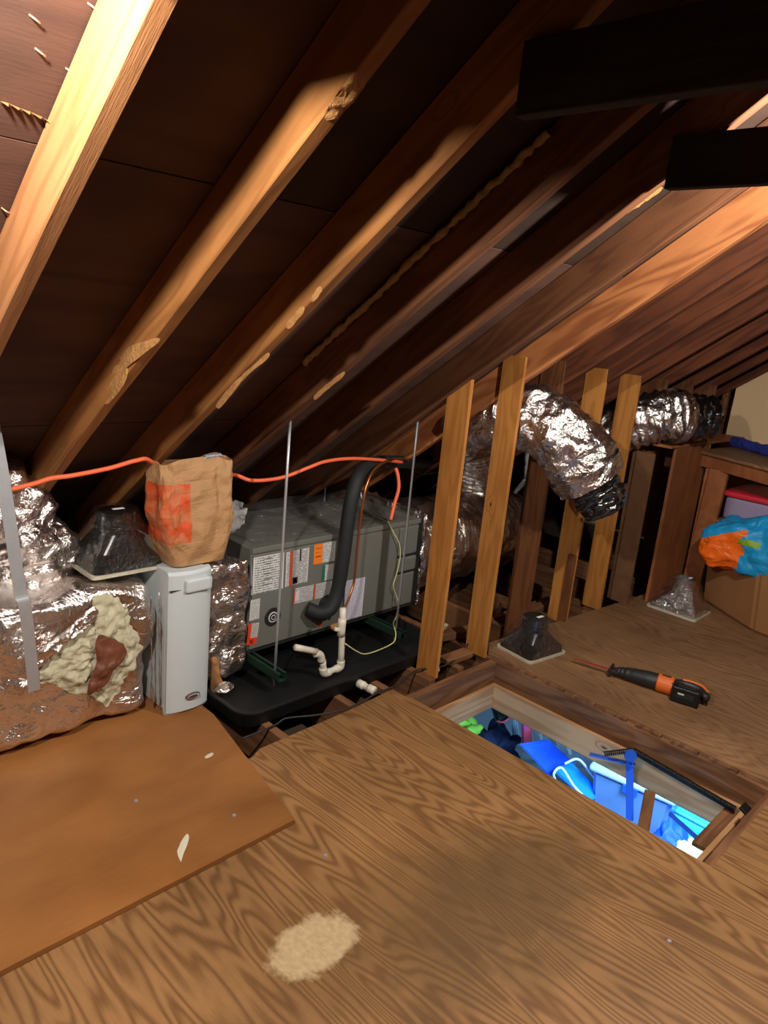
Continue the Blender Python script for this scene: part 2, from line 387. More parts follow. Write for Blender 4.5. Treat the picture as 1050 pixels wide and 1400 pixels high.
# ---------------------------------------------------------------- structure: roof
nrm = Vector((0, math.sin(A), math.cos(A)))
def RP(x, y, d=0): return Vector((x, y, K-TA*y)) + nrm*d      # point by the rafter undersides, d deeper into the roof
def SP(px, py, d):                                             # sight line onto that slope
    r = ray(px, py); s = ((K*math.cos(A)+d) - nrm.dot(CAM))/nrm.dot(r); return CAM+r*s
ceiling = struct('ceiling')
YR = -.25
xs = [-.15, .65, 1.05, 1.425, 1.84, 2.225, 2.64, 3.05, 3.44, 3.84, 4.25, 4.65, 5.05, 5.45, 5.85, 6.25]
for i, x in enumerate(xs):
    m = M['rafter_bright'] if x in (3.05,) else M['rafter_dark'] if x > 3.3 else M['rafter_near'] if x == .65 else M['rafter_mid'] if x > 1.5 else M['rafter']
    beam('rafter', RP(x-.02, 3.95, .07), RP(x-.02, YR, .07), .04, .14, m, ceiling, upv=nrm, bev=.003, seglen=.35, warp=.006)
# sheathing boards above the rafters, long side across them, butted with small gaps
L = (3.95-YR)/math.cos(A)
def slope(y): return y
edges = [YR, .55, 1.53, 2.51, 3.49, 4.1]
for j in range(5):
    xcuts = [-1.2, 1.03, 3.42, 5.82, 7.0] if j % 2 else [-1.2, .2, 2.62, 5.03, 7.0]
    for k in range(4):
        x0, x1 = xcuts[k]+.002, xcuts[k+1]-.002; y0, y1 = edges[j]+.002, edges[j+1]-.002
        c = (RP(x0, y0, .147)+RP(x1, y1, .147))/2; bm = bmesh.new()
        Lx, Ly = x1-x0, (y1-y0)/math.cos(A)
        R_ = Matrix.Rotation(-A, 3, 'X')
        bm_box(bm, (0, 0, 0), (Lx, Ly, .012)); 
        bmesh.ops.transform(bm, matrix=Matrix.Translation(c) @ R_.to_4x4(), verts=bm.verts[:])
        finish('sheathing_panel', bm, M['sheath_shaded'] if (j < 2 and k in (1, 2) and x1 > 2) or j == 4 else M['sheath'], ceiling)
# far side of the roof behind the camera
bm = bmesh.new(); c = Vector((2.9, YR-2.1, K-TA*YR-2.1*TA+.14)); bm_box(bm, c, (8.2, 4.2/math.cos(A), .012), Matrix.Rotation(A, 3, 'X')); finish('sheathing_panel', bm, M['sheath_shaded'], ceiling)
for x in xs[::1]:
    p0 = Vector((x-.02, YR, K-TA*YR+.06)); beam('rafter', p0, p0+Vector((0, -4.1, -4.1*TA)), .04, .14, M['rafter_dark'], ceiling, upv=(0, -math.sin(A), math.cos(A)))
# collar ties; the unseen upper of the stacked pair is added to block light
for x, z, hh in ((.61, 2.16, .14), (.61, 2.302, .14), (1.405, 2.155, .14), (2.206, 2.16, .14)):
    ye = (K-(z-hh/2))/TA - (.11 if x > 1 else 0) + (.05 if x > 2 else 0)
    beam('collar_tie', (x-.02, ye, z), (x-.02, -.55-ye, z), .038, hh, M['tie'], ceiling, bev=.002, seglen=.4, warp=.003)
# splintered sheathing seam and bent nails by the nearest rafter
spl = [(0, 138), (12, 141), (28, 148), (42, 153), (58, 160), (68, 166)]
for a, b in zip(spl[:-1], spl[1:]):
    p, q = SP(*a, .137), SP(*b, .137); dn = -nrm
    bm = bmesh.new(); mid = (p+q)/2
    for v0, v1, h in ((p, q, .006),):
        vs_ = [bm.verts.new(v0), bm.verts.new(v1), bm.verts.new(mid+dn*.012+Vector((0, -.012, 0))), bm.verts.new(mid+Vector((0, .008, 0)))]
        bm.faces.new((vs_[0], vs_[1], vs_[2])); bm.faces.new((vs_[0], vs_[3], vs_[1])); bm.faces.new((vs_[0], vs_[2], vs_[3])); bm.faces.new((vs_[1], vs_[3], vs_[2]))
    finish('splinter', bm, M['chip'], ceiling)
for a in ((48, 66), (90, 93), (2, 284), (40, 20), (120, 4)):
    p = SP(*a, .14); tube('nail_tip', [p, p-nrm*.008+Vector((.006, -.004, 0)), p-nrm*.010+Vector((.016, .004, 0))], .0018, M['nail'], ceiling, ns=5)
# torn scars on the rafter faces
for x, outl in ((1.008, [(152, 508), (170, 478), (215, 462), (212, 472), (178, 492), (172, 520), (150, 550), (142, 548)]),
                (1.008, [(182, 474), (214, 462), (205, 476), (186, 482)]),
                (1.383, [(296, 552), (318, 524), (345, 500), (366, 482), (366, 490), (340, 512), (316, 540), (300, 558)]),
                (1.383, [(390, 444), (410, 420), (416, 424), (398, 448)]),
                (1.383, [(424, 408), (436, 392), (440, 398), (428, 412)]),
                (1.798, [(430, 540), (455, 518), (470, 508), (468, 516), (448, 532), (432, 546)])):
    fan('torn_scar', [P(a, b, 0, x) for a, b in outl], (-1, 0, 0), .003, .006, 30, M['chip'], ceiling, rings=4, m=40, ragged=.006)
p = P(473, 143, 0, 1.008); fan('torn_scar', [RP(1.01+dx, 1.15+dy, -.001) for dx, dy in ((0, 0), (.04, .01), (.04, .07), (.015, .09), (-.0, .07))], -nrm, .004, .008, 40, M['chip'], ceiling, rings=4, m=30, ragged=.006)
for c_ in ((878, 272, 22), (852, 288, 16), (838, 297, 12), (812, 316, 20), (782, 336, 14), (962, 246, 18)):      # lighter splintered wood along the bay past the second tie
    a0, b0, l0 = c_; fan('torn_scar', [SP(a0-l0, b0+l0*.62, .137), SP(a0+l0, b0-l0*.62-2, .137), SP(a0+l0+2, b0-l0*.62+5, .137), SP(a0-2, b0+7, .137), SP(a0-l0+2, b0+l0*.62+6, .137)], -nrm, .003, .005, 40, M['chip'], ceiling, rings=4, m=36, ragged=.01)

# ---------------------------------------------------------------- structure: floor
floor = struct('floor')
bm = bmesh.new(); zc = -.235        # plasterboard of the ceiling below, with the ladder opening left out
hx0, hx1, hy0, hy1 = 2.38, 2.965, .66, 1.93
for lo, hi in (((-2, -2.5), (hx0, 4.2)), ((hx1, -2.5), (7, 4.2)), ((hx0, -2.5), (hx1, hy0)), ((hx0, hy1), (hx1, 4.2))):
    bm_box(bm, ((lo[0]+hi[0])/2, (lo[1]+hi[1])/2, zc-.006), (hi[0]-lo[0], hi[1]-lo[1], .012))
finish('ceiling_board', bm, M['drywall'], floor)
def joist(x, y0, y1): beam('joist', (x, y0, -.11), (x, y1, -.11), .04, .19, M['joist'], floor, seglen=.5, warp=.003)
for x in (.44, .84, 1.24, 1.70, 2.10): joist(x, -2, 4)
joist(2.335, -2, 3.9); joist(3.03, -2, 3.9)
for x in (2.58, 2.80): joist(x, 2.03, 3.9)
for x in (3.44, 3.84, 4.25, 4.65, 5.05, 5.45): joist(x, -2, 3.9)
beam('header', (2.36, 1.985, -.105), (3.01, 1.985, -.105), .04, .18, M['joist'], floor)
beam('header', (2.36, .60, -.105), (3.01, .60, -.105), .04, .18, M['joist'], floor)
for x in (2.47, 3.24, 3.64, 4.05): beam('blocking', (x-.17, 2.35, -.08), (x+.17, 2.35, -.08), .04, .13, M['joist'], floor)
def sheet(name, pts, z0, z1, mat, label=None, origin=(0, 0, 0)):
    bm = bmesh.new(); top = [bm.verts.new((x, y, z1)) for x, y in pts]; bot = [bm.verts.new((x, y, z0)) for x, y in pts]
    bm.faces.new(top); bm.faces.new(bot[::-1]); n = len(pts)
    for i in range(n): bm.faces.new((top[i], bot[i], bot[(i+1) % n], top[(i+1) % n]))
    return finish(name, bm, mat, floor, label=label)
sheet('plywood_sheet', [(-1, -1.6), (2.345, -1.6), (2.345, 1.95), (2.30, 2.06), (2.06, 2.04), (1.56, 2.03), (1.50, 2.0), (1.30, 2.0), (-1, 2.0)], -.016, 0, M['ply'], 'brown plywood with bold wavy grain and a pale rubbed patch')
sheet('plywood_sheet', [(2.349, -1.6), (3.9, -1.6), (3.9, .585), (2.349, .585)], -.016, 0, M['ply'], None)
sheet('plywood_sheet', [(3.04, .59), (3.9, .59), (3.904, -1.6), (6.9, -1.6), (6.9, 1.9), (4.56, 2.0), (3.15, 2.12), (3.035, 2.04)], -.016, 0, M['ply_far'], 'duller scuffed plywood beyond the ladder opening')
sheet('plywood_sheet', [(-1, 1.602), (1.39, 1.602), (1.49, 2.10), (1.535, 2.32), (1.535, 2.75), (-1, 2.75)], .002, .018, M['ply_left'], 'smooth orange plywood laid over the edge of the grained sheet')
bm = bmesh.new()
for k in range(8): bm_box(bm, (3.025, .72+k*.165, -.0225), (.022, .045, .012))
for k in range(7):                # shims carrying the sheet edge above the trimmer
    box('shim', (3.014, .745+k*.165, -.0185), (3.034, .745+k*.165+.118, -.001), M['joist'], floor)
bm.free()
for a, b in ((915, 1287), (320, 1115), (445, 1170), (372, 1100), (186, 1095)):
    p = P(a, b, 2, .018 if a < 380 and b < 1150 and a < 330 else 0); bm = bmesh.new()
    bmesh.ops.create_cone(bm, cap_ends=True, segments=14, radius1=.007, radius2=.006, depth=.003, matrix=Matrix.Translation((p.x, p.y, p.z+.0015))); finish('screw_head', bm, M['galv'], floor)
for out_ in ([(243, 1160), (255, 1140), (258, 1148), (250, 1170), (247, 1178)], [(280, 1034), (290, 1029), (291, 1032), (282, 1037)]):
    fan('paint_fleck', [P(a, b, 2, .0185) for a, b in out_], (0, 0, 1), .001, .0015, 60, M['flange'], floor, rings=3, m=30, ragged=.004)

# end walls (gable far right, and behind the camera)
g = struct('wall_right')
bm = bmesh.new(); bm_box(bm, (6.95, .5, 1.5), (.02, 7, 3.4)); finish('wall_board', bm, M['tan'], g)
g = struct('wall_back')
bm = bmesh.new(); bm_box(bm, (-1.25, .3, 1.5), (.02, 8, 3.4)); finish('wall_board', bm, M['sheath_shaded'], g)
# tan board standing upright behind the shelf
t = thing('wallboard_sheet', 'tan wallboard sheet standing behind the shelf under the far rafters', 'board', (5.9, 1.2, 0))
bm = bmesh.new(); pts = [(2.10, 1.0), (2.10, 1.35), (1.45, 1.84), (.3, 2.6), (.3, .0), (2.10, 0)]
pts = [(2.11, 0), (2.085, 1.47), (.35, 2.76), (.35, 0)]
a_ = [bm.verts.new((5.9, y, z)) for y, z in pts]; b_ = [bm.verts.new((5.913, y, z)) for y, z in pts]
bm.faces.new(a_); bm.faces.new(b_[::-1])
for i in range(4): bm.faces.new((a_[i], b_[i], b_[(i+1) % 4], a_[(i+1) % 4]))
finish('board_panel', bm, M['tan'], t)
box('edge_batten', (5.86, 2.12, 0), (5.90, 2.16, 1.38), M['joist'], t)

# knee wall studs
wl = struct('wall_left')
def stud(x, y0, y1, z0, ztop, m=None, th=.02):
    beam('stud', (x, (y0+y1)/2, z0), (x, (y0+y1)/2, ztop), y1-y0, th, m or M['stud'], wl, upv=(1, 0, 0), seglen=.3, warp=.002)
stud(2.615, 2.035, 2.165, -.02, 1.545)
stud(3.005, 2.035, 2.165, -.02, 1.54)
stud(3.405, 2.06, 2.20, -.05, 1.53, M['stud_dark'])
stud(3.805, 2.035, 2.165, -.02, 1.50)
stud(4.215, 2.035, 2.165, -.02, 1.47)
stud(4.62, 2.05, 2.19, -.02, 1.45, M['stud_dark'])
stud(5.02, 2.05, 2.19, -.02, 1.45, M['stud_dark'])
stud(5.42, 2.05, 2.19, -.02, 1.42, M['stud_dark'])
# second narrow batten nailed to the fourth stud
beam('stud', (3.79, 2.06, -.02), (3.79, 2.06, .42), .05, .018, M['stud_dark'], wl, upv=(1, 0, 0))
beam('stud', (4.50, 2.10, 0), (4.50, 2.10, 1.05), .02, .14, M['osb'], wl, upv=(1, 0, 0))
# boxed half wall the right-hand duct lies on
box('knee_panel', (4.60, 1.905, .0), (5.12, 1.925, 1.04), M['panel'], wl, bev=.002)
beam('knee_panel', (4.43, 2.02, .0), (4.43, 2.02, 1.0), .12, .02, M['osb'], wl, upv=(1, 0, 0))
box('ledge_board', (4.50, 1.90, 1.04), (5.75, 2.05, 1.058), M['panel'], wl, bev=.002)
beam('stud', (5.2, 1.99, 0), (5.2, 1.99, 1.04), .1, .04, M['stud_dark'], wl, upv=(1, 0, 0))
box('blocking', (5.16, 1.88, .44), (5.24, 1.925, .53), M['chip'], wl)

# ---------------------------------------------------------------- ladder hatch
hatch = thing('attic_ladder_hatch', 'pull-down attic ladder opening with wooden jamb, black springs and blue arms', 'hatch', (2.68, 1.3, -.235))
jx0, jx1, jy0, jy1 = 2.38, 2.975, .66, 1.94
beam('jamb_board', (jx1-.01, jy0, -.175), (jx1-.01, jy1, -.175), .02, .13, M['jamb'], hatch)
beam('jamb_board', (jx0+.01, jy0, -.175), (jx0+.01, jy1, -.175), .02, .13, M['jamb'], hatch)
beam('jamb_board', (jx0+.02, jy1-.01, -.175), (jx1-.02, jy1-.01, -.175), .02, .13, M['jamb'], hatch)
beam('jamb_board', (jx0+.02, jy0+.01, -.175), (jx1-.02, jy0+.01, -.175), .02, .13, M['jamb'], hatch)
beam('bracket_board', (2.60, .69, -.13), (2.93, .69, -.13), .09, .02, M['joist'], hatch)
beam('wood_block', (2.82, 1.00, -.16), (2.50, .88, -.20), .045, .02, M['joist'], hatch)
# main spring: helix
def coil(name, p0, p1, r, wire, turns, mat, parent):
    p0 = Vector(p0); p1 = Vector(p1); T = (p1-p0).normalized(); N = T.orthogonal().normalized(); B = T.cross(N)
    n = turns*8; pts = [p0.lerp(p1, i/n)+N*(r*math.cos(2*PI*i/8))+B*(r*math.sin(2*PI*i/8)) for i in range(n+1)]
    bm = bmesh.new(); bm_tube(bm, pts, wire, 4, cap=True); return finish(name, bm, mat, parent, smooth=True)
s0, s1, s2 = P(826, 1031, 2, -.08), P(865, 1026, 2, -.06), P(1005, 1107, 2, -.10)
coil('spring', s1, s2, .0125, .0035, 74, M['black'], hatch)
coil('spring', s0, s1, .010, .003, 14, M['black'], hatch)
def bar(name, a, b, w_, th, mat, parent, upv=(1, 0, 0)): return beam(name, a, b, w_, th, mat, parent, upv=upv, bev=.001)
M['blue_arm'] = flat('blue_painted_steel', (40, 90, 190), .4)
bar('arm', P(861, 1028, 2, -.07), P(861, 1122, 0, 2.83), .032, .006, M['blue_arm'], hatch, upv=tuple(-fw))
bar('arm', P(806, 1031, 2, -.14), P(868, 1046, 2, -.12), .028, .006, M['blue_arm'], hatch, upv=(0, 0, 1))
bar('arm', P(915, 1112, 0, 2.80), P(958, 1150, 0, 2.66), .018, .005, M['blue_arm'], hatch, upv=tuple(-fw))
bm = bmesh.new(); pv = P(862, 1033, 2, -.06); bmesh.ops.create_cone(bm, cap_ends=True, segments=20, radius1=.026, radius2=.026, depth=.012, matrix=Matrix.Translation(pv) @ fw.to_track_quat('Z', 'Y').to_matrix().to_4x4()); finish('pivot', bm, M['blue_arm'], hatch)
a = P(1025, 1112, 2, -.04)
bm = bmesh.new(); bm_box(bm, a, (.055, .075, .012), Matrix.Rotation(.5, 3, 'X'), bev=.002); bm_box(bm, a+Vector((.0, -.03, -.03)), (.055, .006, .07), bev=.001); finish('hinge_bracket', bm, M['black'], hatch)
tube('bolt', [P(1012, 1124, 2, -.05), P(1020, 1128, 2, -.05)], .006, M['galv'], hatch, n=3)
#@@THINGS@@
# ---------------------------------------------------------------- eave and room below
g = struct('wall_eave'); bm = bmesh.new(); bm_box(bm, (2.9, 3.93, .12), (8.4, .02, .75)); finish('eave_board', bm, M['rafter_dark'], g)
g = struct('floor_below', (5, 2.5, -2.4))
box('floor_carpet', (1.6, -.6, -2.42), (7.4, 5.4, -2.4), M['carpet'], g)
g = struct('wall_below', (5, 2.5, -2.4))
box('room_wall', (6.75, -.6, -2.4), (6.8, 5.4, -.26), M['whitewall'], g)
box('room_wall', (1.6, 5.35, -2.4), (6.75, 5.4, -.26), M['whitewall'], g)
box('room_wall', (1.6, -.65, -2.4), (6.75, -.6, -.26), M['whitewall'], g)
box('room_wall', (1.55, -.6, -2.4), (1.6, 5.4, -.26), M['whitewall'], g)

# ---------------------------------------------------------------- crumpled shapes
def bm_crumple(bm, lo, hi, rad, amp, freq, cuts=26, seed=0, bulge=0, squash=None):
    lo = Vector(lo); hi = Vector(hi); r = bmesh.ops.create_cube(bm, size=1)
    vs0 = set(bm.verts[:]); es = [e for e in bm.edges if e.verts[0] in r['verts']]
    bmesh.ops.subdivide_edges(bm, edges=es, cuts=cuts, use_grid_fill=True)
    c = (lo+hi)/2; h = (hi-lo)/2
    for v in bm.verts:
        if v.tag: continue
        q = Vector((v.co.x*2*h.x, v.co.y*2*h.y, v.co.z*2*h.z))
        inn = Vector([max(-(h[i]-rad), min(h[i]-rad, q[i])) for i in range(3)]); d = q-inn
        if d.length > 1e-9: q = inn+d.normalized()*rad; n_ = d.normalized()
        else: n_ = q.normalized()
        u = Vector((q.x/h.x, q.y/h.y, q.z/h.z))
        if bulge: q += n_*bulge*max(0, 1-abs(u.z)**2)*max(0, 1-min(1, abs(u.x))**4*.6)
        w_ = c+q; a = noise.turbulence(w_*freq+Vector((seed, 0, seed)), 4, False)-.5
        v.co = w_+n_*amp*2*a; v.tag = True
def crumple(name, lo, hi, rad, amp, freq, mat, parent=None, label=None, **kw):
    bm = bmesh.new(); bm_crumple(bm, lo, hi, rad, amp, freq, **kw); return finish(name, bm, mat, parent, smooth=True, label=label)
def ridged(amp, freq, rib=0, nrib=60, seed=0):
    def f(t, a, p):
        n1 = noise.turbulence(p*freq+Vector((seed, 1, 0)), 4, False)-.5
        return amp*2*n1 + (rib*math.sin(2*PI*t*nrib+2.5*noise.noise(p*5+Vector((seed, 0, 0)))) if rib else 0)
    return f
def duct(name, pts, r, label, liner=True, end_r=None, n=110, ns=56, rib=.006, nrib=16, amp=.014, mat='foil_duct', seed=1, group=None, linlen=.13, cat='duct'):
    t = thing(name, label, cat, pts[0], group)
    tube('insulated_sleeve', pts, r, M[mat], t, n=n, ns=ns, disp=ridged(amp, 9, rib, nrib, seed))
    if liner:
        pp = catmull(pts, 20); e = pp[-1]; T = (pp[-1]-pp[-2]).normalized()
        er = end_r or r*.78
        # black inner liner sticking out past the foil, an open crinkled tube
        bm = bmesh.new(); q = [e-T*.04, e+T*linlen*.25, e+T*linlen*.5, e+T*linlen*.75, e+T*linlen]
        q = catmull(q, 26); bm_tube(bm, q, lambda u: er*(1.0-.06*u), 44, ridged(.016, 13, .005, 4, seed+5), cap=False)
        bm_tube(bm, q[::-1], lambda u: er*.9, 44, ridged(.012, 13, .004, 4, seed+9), cap=False)
        f_ = bm.verts.new(e+T*linlen*.1)
        finish('inner_liner', bm, M['liner'], t, smooth=True)
        # torn foil collar around the mouth
        bm = bmesh.new(); q = catmull([e-T*.05, e+T*.0, e+T*.03], 8)
        bm_tube(bm, q, lambda u: r*1.03-.016*u, 56, lambda u, a, p: .02*u*noise.noise(p*16)+.006*noise.noise(p*40), cap=False)
        finish('foil_cuff', bm, M['foil'], t, smooth=True)
    return t

# ---------------------------------------------------------------- left plenum
t = thing('supply_plenum', 'foil-wrapped box duct at left with torn insulation showing', 'duct', (.5, 2.75, .02))
crumple('foil_wrap', (-.75, 2.465, .03), (1.36, 3.05, .60), .07, .016, 5, [M['foil']], t, cuts=60, bulge=.0)
ol = [(128, 818), (150, 812), (168, 822), (180, 850), (193, 880), (187, 905), (172, 927), (160, 950), (142, 966), (124, 950), (100, 947), (75, 938), (52, 932), (55, 915), (75, 893), (100, 868), (126, 850)]
ins = fan('torn_insulation', [P(a, b, 1, 2.452) for a, b in ol], (0, -1, 0), .016, .018, 26, M['wool'], t, rings=30, m=150, ragged=.016, label='cream fluffy insulation')
ol = [(140, 868), (172, 884), (168, 904), (156, 915), (148, 932), (133, 945), (120, 950), (122, 930), (132, 905), (130, 882)]
fan('torn_foil', [P(a, b, 1, 2.412) for a, b in ol], (0, -1, 0), .008, .010, 24, M['dirt'], t, rings=12, m=60, ragged=.006, label='brown backing paper showing through the tear')
ol = [(46, 905), (60, 885), (90, 862), (128, 830), (133, 845), (110, 864), (80, 890), (60, 910), (48, 915)]
fan('foil_flap', [P(a, b, 1, 2.425) for a, b in ol], (0, -1, 0), .014, .02, 26, M['foil_duct'], t, rings=8, m=70, ragged=.01)
for (x0, y0, x1, y1) in ((206, 815, 208, 960), (217, 810, 219, 965)):
    tube('seam', [P(x0, y0, 1, 2.455), P((x0+x1)/2, (y0+y1)/2, 1, 2.452), P(x1, y1, 1, 2.457)], .006, M['foil'], t, ns=6, disp=ridged(.004, 30))
duct('flexible_duct', [(1.00, 2.80, .50), (.98, 2.80, .70), (.86, 2.78, .88), (.60, 2.76, 1.02), (.30, 2.75, 1.10)], .185, 'fat foil flexible duct curving up off the box duct at far left', liner=False, rib=.005, nrib=14, seed=3, amp=.02)
t = thing('hanger_strap', 'bent galvanised strap hanging in front of the box duct', 'strap', (.86, 2.40, .28))
bm = bmesh.new(); pp = catmull([(.745, 2.44, 1.42), (.792, 2.43, 1.08), (.825, 2.41, .70), (.84, 2.40, .60), (.868, 2.42, .29)], 30)
for sgn in (0, 1):
    for k in range(30): 
        q = [pp[k]+Vector((-.021, 0, 0)), pp[k]+Vector((.021, .006, 0)), pp[k+1]+Vector((.021, .006, 0)), pp[k+1]+Vector((-.021, 0, 0))]
        bm.faces.new([bm.verts.new(v-Vector((0, .0015*sgn, 0))) for v in q])
bmesh.ops.remove_doubles(bm, verts=bm.verts[:], dist=.0002); finish('strap_band', bm, M['galv'], t)

# ---------------------------------------------------------------- air cleaner
t = thing('air_cleaner_cabinet', 'white air cleaner cabinet with an oval badge beneath the paper bag', 'air cleaner', (1.465, 2.7, .018))
box('cabinet_body', (1.385, 2.44, .02), (1.55, 3.02, .628), M['white_metal'], t, bev=.004)
bm = bmesh.new(); n = 14; prof = []
for i in range(n+1):
    u = i/n; prof.append((1.372+u*.190, 2.418-.022*math.sin(PI*u)**.7))
zz = [0.012, .03, .62, .632]
cols = []
for j, z in enumerate(zz):
    ins_ = .010 if j in (0, 3) else 0
    cols.append([bm.verts.new((x+(1.467-x)*ins_*2, y+ins_, z+(.012*(1-abs(2*(i/n)-1)) if j == 0 else 0))) for i, (x, y) in enumerate(prof)])
back = [[bm.verts.new((x, 2.442, z)) for x in (1.372, 1.562)] for z in (zz[0], zz[3])]
for j in range(3):
    for i in range(n): bm.faces.new((cols[j][i], cols[j][i+1], cols[j+1][i+1], cols[j+1][i]))
bm.faces.new(cols[3]+[back[1][1], back[1][0]]); bm.faces.new(cols[0][::-1]+[back[0][0], back[0][1]])
bm.faces.new([back[0][0]]+[c[0] for c in cols]+[back[1][0]]); bm.faces.new([back[0][1]]+[c[-1] for c in cols]+[back[1][1]])
cov = finish('front_cover', bm, M['white_metal'], t)
crumple('latch', P(254, 812, 1, 2.39)+Vector((0, -.006, 0)), P(290, 787, 1, 2.39)+Vector((.0, .018, 0)), .006, 0, 1, M['white_metal'], cov, cuts=6)
box('latch_slot', P(233, 809, 1, 2.402)+Vector((0, -.001, -.002)), P(254, 806, 1, 2.402)+Vector((0, .01, .001)), M['unit_dark'], cov)
pb = P(264, 951, 1, 2.392); bm = bmesh.new()
bmesh.ops.create_cone(bm, cap_ends=True, segments=28, radius1=1, radius2=.9, depth=1, matrix=Matrix.Translation(pb) @ Matrix.Rotation(PI/2, 4, 'X') @ Matrix.Diagonal((.034, .014, .008, 1)))
bd = finish('badge', bm, M['badge'], t)
bm = bmesh.new(); bmesh.ops.create_cone(bm, cap_ends=True, segments=28, radius1=1, radius2=.9, depth=1, matrix=Matrix.Translation(pb+Vector((0, -.001, 0))) @ Matrix.Rotation(PI/2, 4, 'X') @ Matrix.Diagonal((.029, .010, .008, 1))); finish('badge_face', bm, M['lab_white'], t)
bm = bmesh.new(); bmesh.ops.create_cone(bm, cap_ends=True, segments=28, radius1=1, radius2=.9, depth=1, matrix=Matrix.Translation(pb+Vector((-.002, -.002, 0))) @ Matrix.Rotation(PI/2, 4, 'X') @ Matrix.Diagonal((.025, .0075, .008, 1))); finish('badge_face', bm, M['badge'], t)

t = thing('transition_duct', 'short foil-wrapped duct between the white cabinet and grey air handler', 'duct', (1.70, 2.75, .05))
crumple('foil_wrap', (1.565, 2.50, .03), (1.845, 3.06, .60), .04, .016, 8, M['foil'], t, cuts=34, seed=5)
fan('torn_insulation', [P(a, b, 1, 2.485) for a, b in ((288, 905), (297, 900), (300, 925), (306, 935), (300, 950), (289, 955))], (0, -1, 0), .02, .02, 26, M['card'], t, rings=8, m=40, ragged=.01, label='tan fraying insulation')

# ---------------------------------------------------------------- paper bag
t = thing('paper_bag', 'crumpled brown paper bag with orange print standing on the white cabinet', 'bag', (1.535, 2.535, .635))
bm = bmesh.new(); R_ = 44; S = 60; rings = []
for i in range(R_+1):
    u = i/R_; ring = []
    for j in range(S):
        a = 2*PI*j/S; cx, sy = math.cos(a), math.sin(a); e = .35
        X_ = math.copysign(abs(cx)**e, cx); Y_ = math.copysign(abs(sy)**e, sy)
        hw = .120+.052*u**.9+.012*math.sin(5*u); hd = .085+.02*math.sin(PI*u)-.03*u
        p = Vector((X_*hw-.015*u, Y_*hd, u*.415 + (.022*noise.noise(Vector((a*1.3, 2, 0)))+.012*math.sin(3*a) if u > .9 else 0)*(u-.9)*10))
        nd = Vector((X_*.5, Y_, 0)).normalized(); c1 = noise.turbulence(Vector((p.x*9+3, p.y*9, p.z*4.5+1+.8*p.x)), 4, True)-.45
        p += nd*(.034*c1*min(1, u*4+.15)); ring.append(bm.verts.new(p+wloc(t)))
    rings.append(ring)
for i in range(R_):
    for j in range(S): bm.faces.new((rings[i][j], rings[i][(j+1) % S], rings[i+1][(j+1) % S], rings[i+1][j]))
bm.faces.new(rings[0])
b = finish('bag_body', bm, M['bag'], t, smooth=False); md = b.modifiers.new('s', 'SOLIDIFY'); md.thickness = .0015
t = thing('coiled_metal_conduit', 'coil of ribbed metal conduit poking out of the paper bag', 'conduit', (1.6, 2.55, .98))
coil('conduit', (1.56, 2.49, 1.062), (1.64, 2.50, 1.062), .008, .003, 10, M['galv'], t)
tube('conduit_end', [(1.56, 2.49, 1.062), (1.58, 2.53, .99), (1.60, 2.55, .93)], .008, M['galv'], t, ns=8)
tube('conduit_end', [(1.64, 2.50, 1.062), (1.62, 2.54, .99), (1.60, 2.58, .93)], .008, M['galv'], t, ns=8)

# bubble film bag behind it
t = tag(crumple('plastic_film_bundle', P(314, 728, 1, 2.68), P(350, 688, 1, 2.68)+Vector((0, .16, 0)), .03, .03, 9, M['bubble'], None, cuts=18, seed=9), 'milky plastic film bundle squeezed between paper bag and grey unit', 'plastic bag')
ctr = t.location

# ---------------------------------------------------------------- air handler
t = thing('air_handler', 'long grey steel air handler covered in warning labels', 'air handler', (2.41, 2.8, .10))
box('cabinet', (1.852, 2.556, .118), (2.975, 3.085, .615), M['unit'], t, bev=.008, seg=2)
box('base_seal', (1.85, 2.552, .110), (2.98, 3.08, .120), M['unit_dark'], t)
pn = box('access_panel', (1.862, 2.547, .128), (2.43, 2.560, .585), M['unit'], t, bev=.004, seg=2)
pn2 = box('access_panel', (2.436, 2.547, .128), (2.80, 2.560, .585), M['unit'], t, bev=.004, seg=2)
box('top_edge', (1.855, 2.549, .590), (2.972, 2.58, .617), M['unit'], t, bev=.004, seg=2)
box('end_panel', (2.808, 2.545, .425), (2.955, 2.560, .585), M['unit'], t, bev=.008, seg=2)
box('end_panel', (2.808, 2.545, .128), (2.955, 2.560, .315), M['unit'], t, bev=.008, seg=2)
box('end_latch', (2.808, 2.538, .328), (2.955, 2.560, .412), M['unit'], t, bev=.012, seg=3)
for z in (.320, .418): box('shadow_gap', (2.806, 2.552, z-.006), (2.957, 2.558, z+.006), M['unit_dark'], t)
YF = 2.5465
def lab(pts, mat, nm='warning_label', par=None, y=YF): return quad(nm, [P(320+a/5.25, 700+b/5.25, 1, y) for a, b in pts], M[mat], par or t)
def sub(pts, u0, u1, v0, v1, mat, par, y=YF-.0009):
    TL, TR, BR, BL = [Vector(q) for q in pts]
    f = lambda u, v: TL.lerp(TR, u).lerp(BL.lerp(BR, u), v)
    q = [f(u0, v0), f(u1, v0), f(u1, v1), f(u0, v1)]
    quad('colour_band', [P(320+a.x/5.25, 700+a.y/5.25, 1, y) for a in q], M[mat], par)
def V2(l): return [Vector((a, b, 0)) for a, b in l]
a = [(140, 330), (360, 288), (350, 548), (130, 595)]; l_ = lab(a, 'print')
for k in range(6): sub(V2(a), .36, .62, .08+k*.14, .095+k*.14, 'lab_dark', l_)
sub(V2(a), .34, .345, .05, .9, 'lab_dark', l_)
a = [(376, 290), (540, 254), (525, 500), (366, 540)]; l_ = lab(a, 'print_dense')
